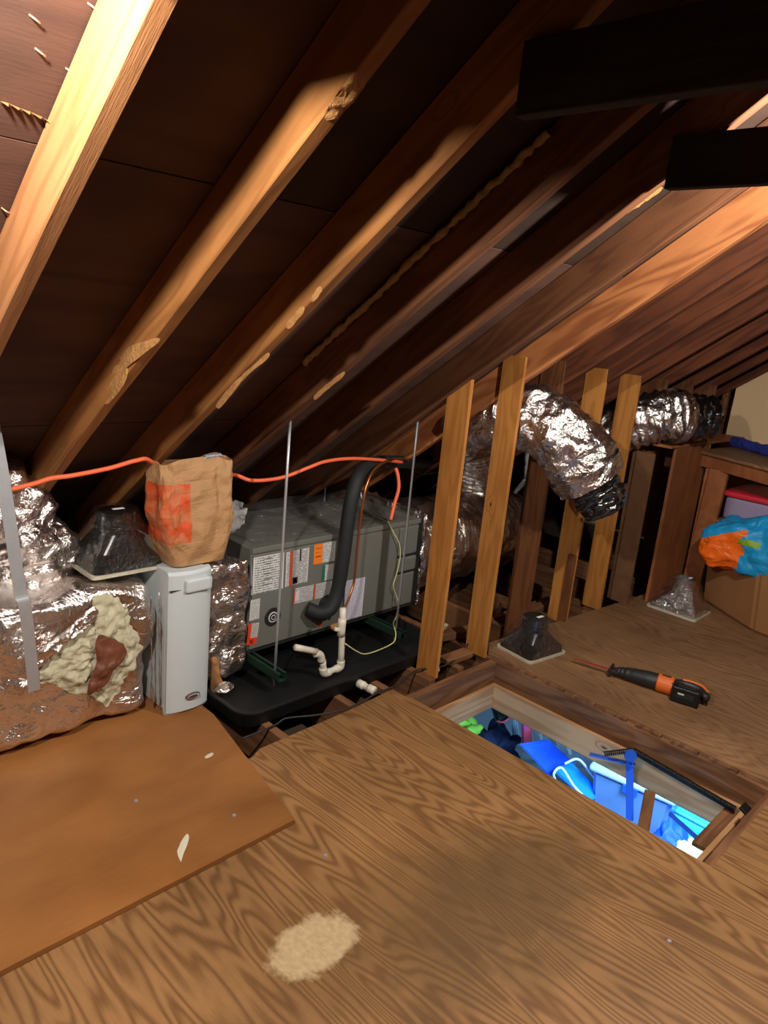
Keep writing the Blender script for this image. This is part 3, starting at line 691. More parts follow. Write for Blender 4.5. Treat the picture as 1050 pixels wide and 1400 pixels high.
sub(V2(a), .17, .30, 0, 1, 'lab_rust', l_); sub(V2(a), .60, .66, 0, .35, 'lab_dark', l_); sub(V2(a), .32, .55, .78, .97, 'lab_dark', l_); sub(V2(a), .38, .50, .82, .93, 'lab_white', l_)
a = [(575, 237), (730, 208), (720, 350), (568, 380)]; l_ = lab(a, 'print')
sub(V2(a), 0, .42, 0, 1, 'lab_orange', l_); sub(V2(a), .08, .34, .18, .22, 'lab_dark', l_); sub(V2(a), .08, .34, .4, .44, 'lab_dark', l_); sub(V2(a), .08, .34, .6, .64, 'lab_dark', l_)
a = [(635, 385), (716, 370), (706, 480), (628, 500)]; l_ = lab(a, 'print'); sub(V2(a), 0, .25, 0, 1, 'lab_green', l_)
a = [(428, 552), (706, 492), (696, 600), (420, 664)]; l_ = lab(a, 'print_dense'); sub(V2(a), 0, .045, 0, 1, 'lab_rust', l_); sub(V2(a), .52, .57, 0, 1, 'lab_rust', l_); sub(V2(a), .06, .16, .2, .8, 'ringw', l_)
a = [(120, 635), (187, 620), (178, 765), (108, 785)]; lab(a, 'print')
a = [(105, 805), (180, 793), (158, 945), (88, 958)]; l_ = lab(a, 'print_dense'); sub(V2(a), 0, .3, 0, .7, 'lab_red', l_); sub(V2(a), 0, 1, .68, 1, 'lab_red', l_); sub(V2(a), .3, .7, .75, .95, 'lab_dark', l_)
lab([(800, 495), (942, 466), (915, 745), (786, 780)], 'print_sheet', 'paper_sheet')
lab([(125, 470), (128, 330), (128, 600), (122, 600)], 'lab_white')
pc = P(320+276/5.25, 700+752/5.25, 1, YF)
def disc(nm, c, r, mat, par, dy=0, th=.004, seg=32):
    bm = bmesh.new(); bmesh.ops.create_cone(bm, cap_ends=True, segments=seg, radius1=r, radius2=r*.96, depth=th, matrix=Matrix.Translation(c+Vector((0, dy, 0))) @ Matrix.Rotation(PI/2, 4, 'X')); return finish(nm, bm, mat, par)
dd = disc('round_emblem', pc, .046, M['lab_dark'], t, -.002)
disc('emblem_ring', pc, .027, M['ringw'], dd, -.0035); disc('emblem_ring', pc, .021, M['lab_dark'], dd, -.0045); disc('emblem_ring', pc, .013, M['ringw'], dd, -.0052); disc('emblem_ring', pc, .009, M['lab_dark'], dd, -.006)
pc = P(437, 854, 1, YF); dd = disc('warning_mark', pc, .013, M['lab_red'], t, -.001); disc('emblem_ring', pc, .009, M['badge'], dd, -.002); disc('emblem_ring', pc, .004, M['lab_red'], dd, -.003)
disc('port_cover', P(446, 826, 1, YF), .05, M['foam'], t, -.02, .05)
# foil rim and gasket on the right end
bm = bmesh.new(); pp = []
crumple('foil_collar', (2.985, 2.53, .09), (3.04, 3.10, .66), .02, .014, 12, M['foil'], t, cuts=24, seed=12)
box('gasket', (2.958, 2.549, .125), (2.99, 2.60, .61), M['unit_dark'], t)
# clear film lying over its top
bm = bmesh.new(); nx, ny = 60, 26; vv = {}
for i in range(nx+1):
    for j in range(ny+1):
        x = 1.90+i/nx*1.06; y = 2.60+j/ny*.5; n_ = noise.turbulence(Vector((x*5, y*6, 0)), 4, True)
        vv[i, j] = bm.verts.new((x, y+.02*noise.noise(Vector((x*4, 0, 3))), .622+.028*n_*min(1, j/5)+.06*max(0, j/ny-.5)))
for i in range(nx):
    for j in range(ny): bm.faces.new((vv[i, j], vv[i+1, j], vv[i+1, j+1], vv[i, j+1]))
tag(finish('plastic_sheet', bm, M['clear_thick'], None, loc=(2.4, 2.85, .62), smooth=True), 'rumpled clear plastic sheet lying along the top of the grey air handler', 'plastic sheet')

# supports and rods
for i, (x, dn) in enumerate(((1.875, ('left', 'left')), (2.655, ('right', 'right')))):
    t = thing('strut_channel', f'dark green slotted channel under the {dn[0]} end of the air handler', 'channel', (x, 2.7, .07), 'green channels carrying the air handler')
    z0 = .068
    bm = bmesh.new()
    bm_box(bm, (x, 2.73, z0+.0015), (.042, .84, .003)); bm_box(bm, (x-.0195, 2.73, z0+.02), (.003, .84, .04)); bm_box(bm, (x+.0195, 2.73, z0+.02), (.003, .84, .04))
    bm_box(bm, (x-.014, 2.73, z0+.0385), (.010, .84, .003)); bm_box(bm, (x+.014, 2.73, z0+.0385), (.010, .84, .003))
    finish('channel_rail', bm, M['green'], t)
for (p0, p1, lb) in (((1.87, 2.36, .03), (1.87, 2.36, 1.22), 'thin threaded rod hanging left of the black hose'), ((2.645, 2.36, .03), (2.645, 2.36, 1.31), 'thin threaded rod hanging right of the black hose, hooked at its top'),
                     (P(443, 700, 1, 3.12)+Vector((0, 0, -.1)), P(446, 640, 1, 3.12), 'short threaded rod behind the air handler')):
    t = thing('threaded_rod', lb, 'rod', p0, 'threaded hanger rods')
    tube('rod', [p0, p1], .006, M['galv'], t, n=4, ns=8)
    if p0[0] < 3 and p0[1] < 2.5:
        bm = bmesh.new(); bmesh.ops.create_cone(bm, cap_ends=True, segments=6, radius1=.009, radius2=.009, depth=.01, matrix=Matrix.Translation((p0[0], p0[1], .062))); finish('nut', bm, M['galv'], t)
    if p0[0] > 2.6: tube('hook', [(2.645, 2.36, 1.24), (2.65, 2.35, 1.27), (2.66, 2.36, 1.30), (2.65, 2.37, 1.32)], .006, M['galv'], t, ns=6)

# ---------------------------------------------------------------- drain pan
t = thing('drain_pan', 'shallow black plastic drain pan on the joists beneath the air handler', 'pan', (2.15, 2.65, -.01))
bm = bmesh.new(); x0, x1, y0, y1 = 1.575, 2.86, 2.165, 3.15
def rr(x0, x1, y0, y1, r, z, n=6):
    out = []
    for cx, cy, a0 in ((x1-r, y1-r, 0), (x0+r, y1-r, PI/2), (x0+r, y0+r, PI), (x1-r, y0+r, 3*PI/2)):
        for k in range(n+1): a = a0+PI/2*k/n; out.append(bm.verts.new((cx+r*math.cos(a), cy+r*math.sin(a), z)))
    return out
L_ = [rr(x0+.02, x1-.02, y0+.02, y1-.02, .07, -.012), rr(x0+.004, x1-.004, y0+.004, y1-.004, .085, .045), rr(x0, x1, y0, y1, .09, .05), rr(x0, x1, y0, y1, .09, .058), rr(x0+.018, x1-.018, y0+.018, y1-.018, .075, .058), rr(x0+.028, x1-.028, y0+.028, y1-.028, .07, .03), rr(x0+.04, x1-.04, y0+.04, y1-.04, .06, -.004)]
for a_, b_ in zip(L_[:-1], L_[1:]):
    m = len(a_)
    for k in range(m): bm.faces.new((a_[k], a_[(k+1) % m], b_[(k+1) % m], b_[k]))
bm.faces.new(L_[0]); bm.faces.new(L_[-1])
finish('pan_shell', bm, M['pan'], t, smooth=False)

# ---------------------------------------------------------------- pipes, cables
def pv(px, py, y): return P(px, py, 1, y)
t = thing('refrigerant_hose', 'thick black foam-insulated hose looping down the front of the air handler', 'hose', (2.2, 2.47, .4))
tube('foam_sleeve', [pv(625, 634, 3.0), pv(590, 632, 2.92), pv(555, 632, 2.80), pv(518, 632, 2.66), pv(494, 645, 2.54), pv(483, 672, 2.50), pv(476, 710, 2.49), pv(470, 755, 2.485), pv(462, 805, 2.485), pv(453, 830, 2.48), pv(438, 838, 2.49), pv(420, 832, 2.53)], .035, M['foam'], t, n=90, ns=18)
tube('pipe_stub', [pv(452, 858, 2.47), pv(462, 854, 2.46), pv(466, 848, 2.45)], .014, M['card'], t, ns=12)
t = thing('copper_line', 'bare copper tube arching beside the black hose', 'pipe', (2.4, 2.5, .5))
tube('tube', [pv(560, 628, 2.72), pv(537, 628, 2.60), pv(516, 638, 2.50), pv(503, 658, 2.46), pv(495, 695, 2.45), pv(489, 745, 2.45), pv(485, 790, 2.45), pv(478, 815, 2.44), pv(471, 832, 2.44)], .0065, M['copper'], t, n=60, ns=8)
t = thing('black_cable', 'thin black cables draped over the back of the air handler', 'cable', (2.6, 2.7, .7))
tube('cable', [pv(600, 632, 2.95), pv(575, 625, 2.85), pv(545, 630, 2.75), pv(520, 640, 2.65), pv(505, 655, 2.6), pv(503, 680, 2.6), pv(510, 700, 2.57), pv(530, 712, 2.56)], .004, M['blackcable'], t, n=50, ns=6)
tube('cable', [pv(545, 630, 2.75), pv(560, 640, 2.8), pv(580, 648, 2.9), pv(605, 644, 3.0)], .004, M['blackcable'], t, n=24, ns=6)
t = thing('yellow_wire', 'pale yellow twisted wire running down the front right of the air handler', 'wire', (2.75, 2.5, .1))
tube('wire', [pv(530, 711, 2.56), pv(538, 728, 2.53), pv(546, 744, 2.52), pv(547, 762, 2.52), pv(542, 785, 2.52), pv(538, 802, 2.52), pv(544, 822, 2.52), pv(542, 842, 2.48), pv(538, 852, 2.40), pv(541, 866, 2.34), pv(538, 878, 2.32), pv(522, 887, 2.31), pv(500, 894, 2.30), pv(487, 890, 2.30), pv(472, 880, 2.31)], .003, M['yellow_wire'], t, n=120, ns=6)
t = thing('orange_conduit', 'stub of orange flexible conduit rising off the air handler top', 'conduit', (2.7, 2.6, .62))
tube('conduit', [pv(534, 711, 2.58), pv(539, 690, 2.6), pv(545, 668, 2.62), pv(544, 650, 2.64), pv(541, 640, 2.66)], .010, M['orange_cable'], t, n=30, ns=10)
t = thing('orange_cable', 'orange cable strung across the dark eave behind the paper bag', 'cable', (2, 2.95, 1.0))
tube('cable', [pv(-10, 675, 2.5), pv(44, 662, 2.5), pv(70, 654, 2.5), pv(100, 650, 2.5), pv(150, 640, 2.5), pv(185, 630, 2.5), pv(205, 630, 2.53), (1.50, 2.665, .93), (1.66, 2.68, .90), (1.76, 2.60, .95), pv(345, 657, 2.55), pv(385, 653, 2.54), pv(420, 640, 2.52), pv(445, 631, 2.52), pv(480, 627, 2.54), pv(521, 629, 2.58), pv(550, 632, 2.64)], .0085, M['orange_cable'], t, n=140, ns=8)
t = thing('condensate_trap', 'white plastic drain pipe with a U-shaped trap over the pan', 'pipe', (2.1, 2.43, .1))
zz = 2.33; r_ = .0150
A1, A2, A3, A4, A5, A6, A7 = pv(404, 885, zz), pv(433, 891, zz), pv(441, 906, zz), pv(443, 921, zz), pv(466, 912, zz), pv(466, 870, zz), pv(468, 842, zz)
tube('pipe', [A1, A2], r_, M['pvc'], t, n=3, ns=16); tube('pipe', [A3+Vector((0, 0, .012)), A4], r_, M['pvc'], t, n=3, ns=16)
tube('pipe', [A4, A5], r_, M['pvc'], t, n=3, ns=16); tube('pipe', [A5, A7+Vector((0, 0, .04))], r_, M['pvc'], t, n=4, ns=16)
def elbow(a, b, c, par):
    a, b, c = Vector(a), Vector(b), Vector(c); tube('elbow', [b+(a-b).normalized()*.035, b+(a-b).normalized()*.016, b+((a-b).normalized()+(c-b).normalized())*.004, b+(c-b).normalized()*.016, b+(c-b).normalized()*.035], .019, M['pvc'], par, n=16, ns=18)
B2 = pv(438, 895, zz); elbow(A1, B2, A4, t); elbow(A2+Vector((0, 0, .05)), A4+Vector((0, 0, -.002)), A5, t); elbow(A4, A5, A6, t)
tube('coupling', [A6+Vector((0, 0, .005)), A6+Vector((0, 0, .09))], .0195, M['pvc'], t, n=3, ns=18)
tube('coupling', [pv(458, 860, zz), pv(464, 862, zz)], .010, M['pvc'], t, n=3, ns=12)
t = thing('pipe_offcut', 'short white plastic pipe coupling lying loose by the floor edge', 'pipe', P(500, 938, 2, .02))
a, b = P(490, 934, 2, .02), P(511, 944, 2, .02); tube('pipe', [a, b], .0155, M['pvc'], t, n=3, ns=16); tube('coupling', [a, a.lerp(b, .38)], .020, M['pvc'], t, n=3, ns=16); tube('coupling', [a.lerp(b, .66), b+(b-a)*.05], .020, M['pvc'], t, n=3, ns=16)
def fl(px, py, z=.006): return P(px, py, 2, z)
t = thing('loose_cable', 'thin dark cable trailing over the joists from pan to stud foot', 'cable', (2.2, 2.1, 0))
tube('cable', [fl(338, 1006, -.02), fl(362, 1000, .01), fl(380, 988, .012), (1.66, 2.12, .012)] and [fl(330, 1010, -.02), fl(356, 1000, .0), fl(378, 990, .0), fl(392, 982, .012), fl(430, 978, .012), fl(462, 972, .012), fl(490, 962, .012), fl(515, 948, .012), fl(545, 935, .0), fl(570, 916, .01), fl(602, 912, .01), fl(625, 900, .01), fl(640, 880, .02), fl(660, 868, .02)], .0045, M['blackcable'], t, n=100, ns=6)

# ---------------------------------------------------------------- ducts to the right
t = thing('main_trunk_duct', 'large foil-wrapped trunk duct lying behind the row of studs', 'duct', (3.0, 2.88, .05))
tube('foil_wrap', [(3.03, 2.87, .34), (3.4, 2.87, .34), (3.8, 2.87, .34), (4.30, 2.87, .34)], lambda u: .285*(1-.25*max(0, (u-.93)/.07)**2), M['foil_smooth'], t, n=110, ns=64, disp=ridged(.014, 9, .002, 40, 2))
duct('flexible_duct', [(3.95, 2.95, .5), (3.92, 2.93, .75), (3.80, 2.88, .95), (3.55, 2.75, 1.08), (3.36, 2.60, 1.12)], .17, 'ribbed foil duct rising from the trunk duct behind the second stud', liner=False, rib=.007, nrib=22, seed=21)
duct('flexible_duct', [(3.16, 2.50, 1.10), (3.19, 2.30, 1.20), (3.215, 2.11, 1.235), (3.25, 1.97, 1.18), (3.31, 1.86, 1.07), (3.35, 1.805, .985)], .185, 'big foil flexible duct hanging out between studs with a black open end', rib=.002, nrib=12, seed=4, end_r=.135, linlen=.20)
duct('flexible_duct', [(4.33, 2.62, .80), (4.38, 2.32, 1.05), (4.42, 2.10, 1.19), (4.49, 1.97, 1.235), (4.56, 1.925, 1.24)], .168, 'foil flexible duct with black mouth resting on the boxed ledge at right', rib=.005, nrib=14, seed=8, end_r=.145, linlen=.24)
t = thing('bent_foil_tube', 'slim shiny bent tube between the second and third studs', 'pipe', pv(718, 650, 2.6))
tube('tube', [pv(723, 610, 2.6), pv(721, 630, 2.6), pv(718, 655, 2.6), pv(712, 665, 2.6), pv(704, 674, 2.6)], .018, M['galv'], t, n=30, ns=12, disp=ridged(.004, 30))

# ---------------------------------------------------------------- plastic-wrapped register boots
def boot(label, c, sx, sy, h, rot, body, film, seed):
    t = thing('register_boot', label, 'register boot', c, 'wrapped register boots', (0, 0, rot))
    n = 48
    def ring(bm, fx, fy, sq, z, cx=0, cy=0):
        out = []
        for k in range(n):
            a = 2*PI*(k+.5)/n; e = sq; X_ = math.copysign(abs(math.cos(a))**e, math.cos(a)); Y_ = math.copysign(abs(math.sin(a))**e, math.sin(a))
            out.append(bm.verts.new((X_*fx+cx, Y_*fy+cy, z)))
        return out
    def skin(bm, L):
        for a_, b_ in zip(L[:-1], L[1:]):
            for k in range(n): bm.faces.new((a_[k], a_[(k+1) % n], b_[(k+1) % n], b_[k]))
    hx, hy = sx/2, sy/2; r = min(hx, hy)*.56
    bm = bmesh.new(); L = [ring(bm, hx, hy, .12, .0), ring(bm, hx, hy, .12, .012)]; skin(bm, L); bm.faces.new(L[0]); bm.faces.new(L[1]); finish('flange', bm, M['flange'], t, local=True)
    bm = bmesh.new(); L = [ring(bm, hx*.93, hy*.93, .2, .012), ring(bm, hx*.9, hy*.9, .25, .045), ring(bm, hx*.72, hy*.72, .5, .075), ring(bm, r*1.02, r*1.02, .9, h*.62), ring(bm, r, r, 1, h*.70), ring(bm, r*1.05, r*1.05, 1, h*.72), ring(bm, r*1.05, r*1.05, 1, h*.75), ring(bm, r*.97, r*.97, 1, h*.77), ring(bm, r*.95, r*.95, 1, h*.97), ring(bm, r*.88, r*.88, 1, h*.97), ring(bm, r*.86, r*.86, 1, h*.6)]
    skin(bm, L); bm.faces.new(L[-1]); finish('boot_body', bm, body, t, local=True, smooth=False)
    bm = bmesh.new(); L = [ring(bm, hx*1.03, hy*1.03, .12, .004)]
    for q in (.1, .2, .3, .4, .5, .6, .7, .8, .9, 1.0):
        e = .12+.75*q; f = 1.02+(r*1.12/hx-1.02)*q; g_ = 1.02+(r*1.12/hy-1.02)*q
        L.append(ring(bm, hx*f, hy*g_, e, .012+(h*1.0-.012)*q))
    L.append(ring(bm, r*.5, r*.5, 1, h*1.02))
    for v in bm.verts:
        d_ = noise.noise_vector(v.co*18+Vector((seed, 0, 0))); v.co += Vector((d_.x, d_.y, max(0, d_.z)*.5))*.012*min(1, v.co.z/.04)
    skin(bm, L); bm.faces.new(L[-1]); finish('plastic_wrap', bm, film, t, local=True, smooth=True)
    bm = bmesh.new(); bm_box(bm, (-.01, -r*.5, h*1.04), (.045, .018, .001)); finish('sticker', bm, M['paper'], t, local=True)
    return t
boot('black register boot in clear film on the foil box duct beside the paper bag', (1.28, 2.665, .612), .31, .27, .23, .0, M['gloss_black'], M['clear'], 1)
boot('black register boot in clear film on the floor at the foot of the second stud', (3.27, 1.93, .0), .30, .25, .20, -.12, M['gloss_black'], M['clear'], 2)
boot('silvery dark register boot on the floor in front of the boxed panel', (4.66, 1.715, .0), .27, .33, .225, .0, M['foil_black'], M['clear'], 3)

# ---------------------------------------------------------------- reciprocating saw (local x from blade tip to the back)
tip, end_ = P(782, 899, 2, .03), P(968, 958, 2, .03)
d_ = end_-tip; rot = math.atan2(d_.y, d_.x); t = thing('reciprocating_saw', 'orange and black cordless reciprocating saw with red blade on the plywood', 'power saw', (tip.x, tip.y, .0), rot=(0, 0, rot))
LS = d_.length/.70
def S_(v): return Vector(v)*LS
def sp(name, bm, m, par=t, sm=False, label=None): return finish(name, bm, m, par, local=True, smooth=sm, label=label)
bm = bmesh.new(); pts = [(0, .000), (.02, .010), (.20, .012), (.26, .008), (.26, -.008), (.02, -.008)]
a_ = [bm.verts.new(S_((x, y, .028+.02*x))) for x, y in pts]; b_ = [bm.verts.new(S_((x, y, .0265+.02*x))) for x, y in pts]; bm.faces.new(a_); bm.faces.new(b_[::-1])
for i in range(6): bm.faces.new((a_[i], b_[i], b_[(i+1) % 6], a_[(i+1) % 6]))
bl = sp('blade', bm, M['saw_red'])
bm = bmesh.new()
for k in range(40): bm_box(bm, S_((.03+k*.0045, -.0095, .029)), S_((.0022, .004, .0015)))
finish('teeth', bm, M['galv'], bl, local=True)
bm = bmesh.new(); bm_box(bm, S_((.215, 0, .032)), S_((.012, .07, .05)), bev=.002); bm_box(bm, S_((.232, .026, .034)), S_((.05, .008, .02)), bev=.002); bm_box(bm, S_((.232, -.026, .034)), S_((.05, .008, .02)), bev=.002); bm_box(bm, S_((.25, 0, .035)), S_((.03, .03, .03)), bev=.003); sp('shoe', bm, M['saw_black'])
bm = bmesh.new(); bm_tube(bm, catmull([S_(p) for p in ((.25, 0, .036), (.28, 0, .038), (.33, 0, .042), (.40, 0, .046), (.455, 0, .047))], 24), lambda u: LS*(.024+.018*min(1, u*1.3)+.002*math.sin(u*40)*(u < .5)), 22); sp('gear_housing', bm, M['saw_black'], sm=True, label='dark grey rubber-covered nose')
bm = bmesh.new(); bm_tube(bm, [S_(p) for p in ((.452, 0, .047), (.457, 0, .047), (.525, 0, .047), (.53, 0, .047))], lambda u: LS*(.0465 if .1 < u < .9 else .043), 22); mh = sp('motor_housing', bm, M['saw_orange'], sm=False, label='orange motor band')
bm = bmesh.new(); bm_box(bm, S_((.49, -.004, .0945)), S_((.045, .012, .003)), bev=.001); finish('name_plate', bm, M['saw_black'], mh, local=True)
hd = bmesh.new(); bm_tube(hd, catmull([S_(p) for p in ((.52, .012, .05), (.56, .040, .058), (.61, .050, .058), (.66, .038, .055), (.685, .0, .05), (.68, -.02, .045))], 30), lambda u: LS*(.026-.006*math.sin(PI*u)), 14); handle = sp('handle', hd, M['saw_black'], sm=True)
hd = bmesh.new(); bm_tube(hd, catmull([S_(p) for p in ((.56, .048, .074), (.61, .060, .072), (.66, .048, .069), (.69, .01, .062))], 20), LS*.012, 10); finish('handle_trim', hd, M['saw_orange'], handle, local=True, smooth=True)
bm = bmesh.new(); bm_box(bm, S_((.575, .012, .055)), S_((.05, .016, .018)), bev=.003); finish('trigger', bm, M['saw_orange'], handle, local=True)
bm = bmesh.new(); bm_box(bm, S_((.60, -.052, .046)), S_((.135, .05, .084)), bev=.008, seg=2); bt = sp('battery', bm, M['black'], label='chunky black battery pack')
bm = bmesh.new(); bm_box(bm, S_((.60, -.078, .048)), S_((.085, .002, .03)), bev=.001); bm_box(bm, S_((.60, -.052, .0885)), S_((.08, .03, .001)));  finish('label_plate', bm, M['unit_dark'], bt, local=True)
bm = bmesh.new(); bm_box(bm, S_((.58, -.0795, .056)), S_((.03, .001, .008))); finish('label_print', bm, M['flange'], bt, local=True)
bm = bmesh.new(); bm_box(bm, S_((.545, -.012, .050)), S_((.06, .05, .06)), bev=.006, seg=2); sp('rear_housing', bm, M['saw_black'])

# ---------------------------------------------------------------- shelf unit and things at the right
t = thing('shelf_table', 'rough plywood-topped shelf on brown posts at the right edge', 'shelf', (5.2, 1.2, 0))
sa, sb, sc_ = P(955, 615, 2, 1.0), P(1062, 643, 2, 1.0), Vector((5.75, 1.93, 1.0))
dirY = (sb-sa).normalized(); far = dirY*1.0
bm = bmesh.new(); top = [sa, sa+dirY*1.3, sa+dirY*1.3+Vector((.85, -.10, 0)), Vector((5.80, 1.88, 1.0))]
a_ = [bm.verts.new(p) for p in top]; b_ = [bm.verts.new(p-Vector((0, 0, .018))) for p in top]; bm.faces.new(a_); bm.faces.new(b_[::-1])
for i in range(4): bm.faces.new((a_[i], b_[i], b_[(i+1) % 4], a_[(i+1) % 4]))
finish('shelf_board', bm, M['ply_far'], t)
o_ = Vector((.035, -.03, 0)); beam('apron', sa+o_+Vector((0, 0, -.062)), sa+dirY*1.25+o_+Vector((0, 0, -.062)), .035, .088, M['panel'], t)
beam('post', (5.02+.04, 1.84, 0), (5.02+.04, 1.84, .89), .09, .04, M['panel'], t, upv=(0, 1, 0))
lp0 = P(985, 640, 0, 4.98); lp1 = P(945, 795, 0, 5.02)
beam('leg', (lp1.x, lp1.y, .0), (lp0.x+.0, lp0.y, .90), .12, .035, M['panel'], t, upv=(1, 0, 0))
beam('leg', (4.74, .75, .0), (4.74, .75, .89), .09, .04, M['panel'], t, upv=(1, 0, 0))
box('lower_shelf', (4.98, .7, .56), (5.75, 1.72, .575), M['ply_far'], t)
# lidded bin
t = thing('storage_bin', 'cloudy plastic storage bin with a red lid under the shelf', 'storage bin', (5.25, 1.35, .576))
crumple('bin_body', (5.02, 1.02, .577), (5.48, 1.70, .745), .03, 0, 1, M['clear_bin'], t, cuts=8)
crumple('lid', (5.00, 1.00, .735), (5.50, 1.725, .775), .015, 0, 1, M['red_lid'], t, cuts=10)
tag(crumple('folded_cloth', (5.06, 1.06, .585), (5.44, 1.66, .68), .04, .02, 9, M['blue_tarp'], None, cuts=14), 'purple-blue cloth folded inside the red-lidded bin', 'cloth')
# rolled blue tarp
t = thing('rolled_blue_tarp', 'rolled dark blue nylon tarp lying on the shelf top', 'tarp', (5.4, 1.6, 1.0))
p0, p1 = P(1000, 603, 2, 1.04), P(1075, 622, 2, 1.04); tube('roll', [p0, p0.lerp(p1, .3), p0.lerp(p1, .6), p1+(p1-p0)*.5], lambda u: .042*min(1, .7+6*u), M['blue_tarp'], t, n=50, ns=24, disp=ridged(.005, 9, 0, 9, 3))
# box and fabric heap
cA, cB = Vector((4.70, 1.20, 0)), Vector((5.16, 1.80, 0))
t = thing('cardboard_box', 'large tan cardboard box on the floor beneath the bright nylon bag', 'box', (4.95, 1.3, 0))
dr = (cA-cB).normalized(); dr.z = 0; nn = Vector((-dr.y, dr.x, 0))
if nn.x < 0: nn = -nn
cB2 = Vector((4.80, 1.70, 0)); 
bm = bmesh.new(); P0 = Vector((4.74, 1.56, 0)); P1 = Vector((4.60, .95, 0)); 
fp = [Vector((5.0, 1.70, 0)), Vector((4.70, 1.27, 0)), Vector((4.62, .72, 0)), Vector((5.3, .55, 0)), Vector((5.4, 1.6, 0))]
lo_ = [bm.verts.new(p+Vector((0, 0, .001))) for p in fp]; hi_ = [bm.verts.new(p+Vector((-.05, .02, .40))) for p in fp]
bm.faces.new(lo_[::-1]); bm.faces.new(hi_); m = len(fp)
for i in range(m): bm.faces.new((lo_[i], lo_[(i+1) % m], hi_[(i+1) % m], hi_[i]))
bmesh.ops.bevel(bm, geom=bm.edges[:], offset=.02, segments=2, affect='EDGES')
finish('box_body', bm, M['card'], t)
# nylon bag: one cloth skin with colour panels
bm = bmesh.new(); bm_crumple(bm, (4.62, .75, .30), (5.02, 1.70, .70), .15, .026, 4.5, cuts=44, seed=2)
for f in bm.faces:
    c = f.calc_center_median(); pxl = c-CAM; xx = pxl.dot(rt)/pxl.dot(fw)
    v = c.y+.25*(c.z-.45)
    if c.z+.25*(c.y-1.5) < .60 and 1.42+.04*noise.noise(c*6) < c.y: f.material_index = 1
    if abs(c.z-.55) < .018 and c.y < 1.44 and c.y > 1.33: f.material_index = 2
for v in bm.verts:
    if v.co.z > .5 and v.co.y > 1.45: v.co.z -= .25*(v.co.y-1.45)
tag(finish('nylon_bag', bm, [M['cyan_cloth'], M['orange_cloth'], M['lime_cloth']], None, loc=(4.8, 1.2, .40), smooth=True), 'crumpled bright blue and orange nylon bag heaped on the cardboard box', 'bag')

# ---------------------------------------------------------------- foam bead along the sheathing, wood scraps
pts = [SP(a, b, .118) for a, b in ((421, 497), (430, 490), (470, 455), (520, 405), (575, 345), (603, 322), (630, 300), (665, 270), (690, 250), (720, 220), (735, 197), (748, 186), (758, 184), (757, 192), (742, 202))]
for p in pts: p.x = min(p.x, 1.782)
t = thing('foam_bead', 'lumpy tan foam string stuck in the corner between sheathing and rafter', 'foam strip', pts[0])
tube('bead', pts, .011, M['rope'], t, n=200, ns=10, disp=lambda u, a, p: .009*noise.noise(p*38)+.008*max(0, u-.7))
tube('drip', [SP(721, 222, .11), SP(727, 240, .095), SP(731, 258, .085), SP(730, 270, .08)], lambda u: .007+.006*u*(1-u)*3-.004*u, M['rope'], t, n=30, ns=8, disp=lambda u, a, p: .004*noise.noise(p*50))
for lb, pts_, s_ in (('squared timber offcut lying over joists behind the first stud', ((600, 872), (655, 862)), (.07, .04)), ('weathered board end lying between the second and third studs', ((690, 830), (720, 815)), (.08, .03)), ('short board scrap beyond the third stud', ((700, 848), (748, 826)), (.06, .03)), ('flat timber scrap beside the first stud foot', ((606, 905), (640, 893)), (.07, .03))):
    t = thing('timber_offcut', lb, 'wood scrap', P(*pts_[0], 2, .0)); a, b = [P(*q, 2, .0) for q in pts_]; z = s_[1]/2+.0
    beam('offcut', (a.x, a.y, z-.01), (b.x, b.y, z-.01), s_[0], s_[1], M['joist'], t, bev=.003)
for lb, a in (('tuft of pale insulation by the timber offcut behind the first stud', (606, 858)), ('tuft of insulation near the first stud foot', (596, 905))):
    p = P(*a, 2, .03); tag(crumple('insulation_tuft', p-Vector((.04, .04, .03)), p+Vector((.04, .04, .03)), .03, .03, 25, M['wool'], None, cuts=10), lb, 'insulation')
fp_ = P(306, 938, 2, .02); tag(fan('foil_scrap', [P(a, b, 2, .062) for a, b in ((292, 940), (306, 932), (320, 936), (312, 945), (298, 946))], (0, 0, 1), .01, .012, 30, M['foil'], None, rings=5, m=30, ragged=.006), 'small crumpled foil scrap at the left end of the black pan', 'scrap')
box_p = None

# ---------------------------------------------------------------- things seen through the hatch
def slab(name, q, th, mat, parent, label=None):
    q = [Vector(p) for p in q]; n_ = (q[1]-q[0]).cross(q[2]-q[0]).normalized(); 
    if n_.z < 0: n_ = -n_
    bm = bmesh.new(); a_ = [bm.verts.new(p) for p in q]; b_ = [bm.verts.new(p-n_*th) for p in q]; bm.faces.new(a_); bm.faces.new(b_[::-1])
    for i in range(len(q)): bm.faces.new((a_[i], b_[i], b_[(i+1) % len(q)], a_[(i+1) % len(q)]))
    bmesh.ops.bevel(bm, geom=bm.edges[:], offset=th*.3, segments=2, affect='EDGES'); return finish(name, bm, mat, parent, label=label)
M['navy'] = flat('navy_fabric', (18, 22, 60), .9, nz=.4, bump=.4, nscale=10); M['lime'] = flat('lime_cotton', (160, 216, 70), .8, nz=.2, nscale=8)
M['seat_blue'] = flat('blue_sling', (20, 84, 220), .6, nz=.15, nscale=8); M['seat_blue2'] = flat('bright_blue_sling', (20, 130, 250), .5)
M['tub'] = flat('frosted_tub', (120, 150, 205), .3, nz=.35, nscale=7); M['pink'] = flat('pink_plastic', (240, 70, 90), .3, nz=.3, nscale=14); M['cyanbox'] = flat('cyan_box', (80, 210, 250), .5)
M['greyc'] = flat('pale_grey_plastic', (196, 206, 220), .5); M['cream'] = flat('cream_cloth', (222, 232, 170), .8, nz=.3, nscale=9)
def at(px, py, z): return P(px, py, 2, z)
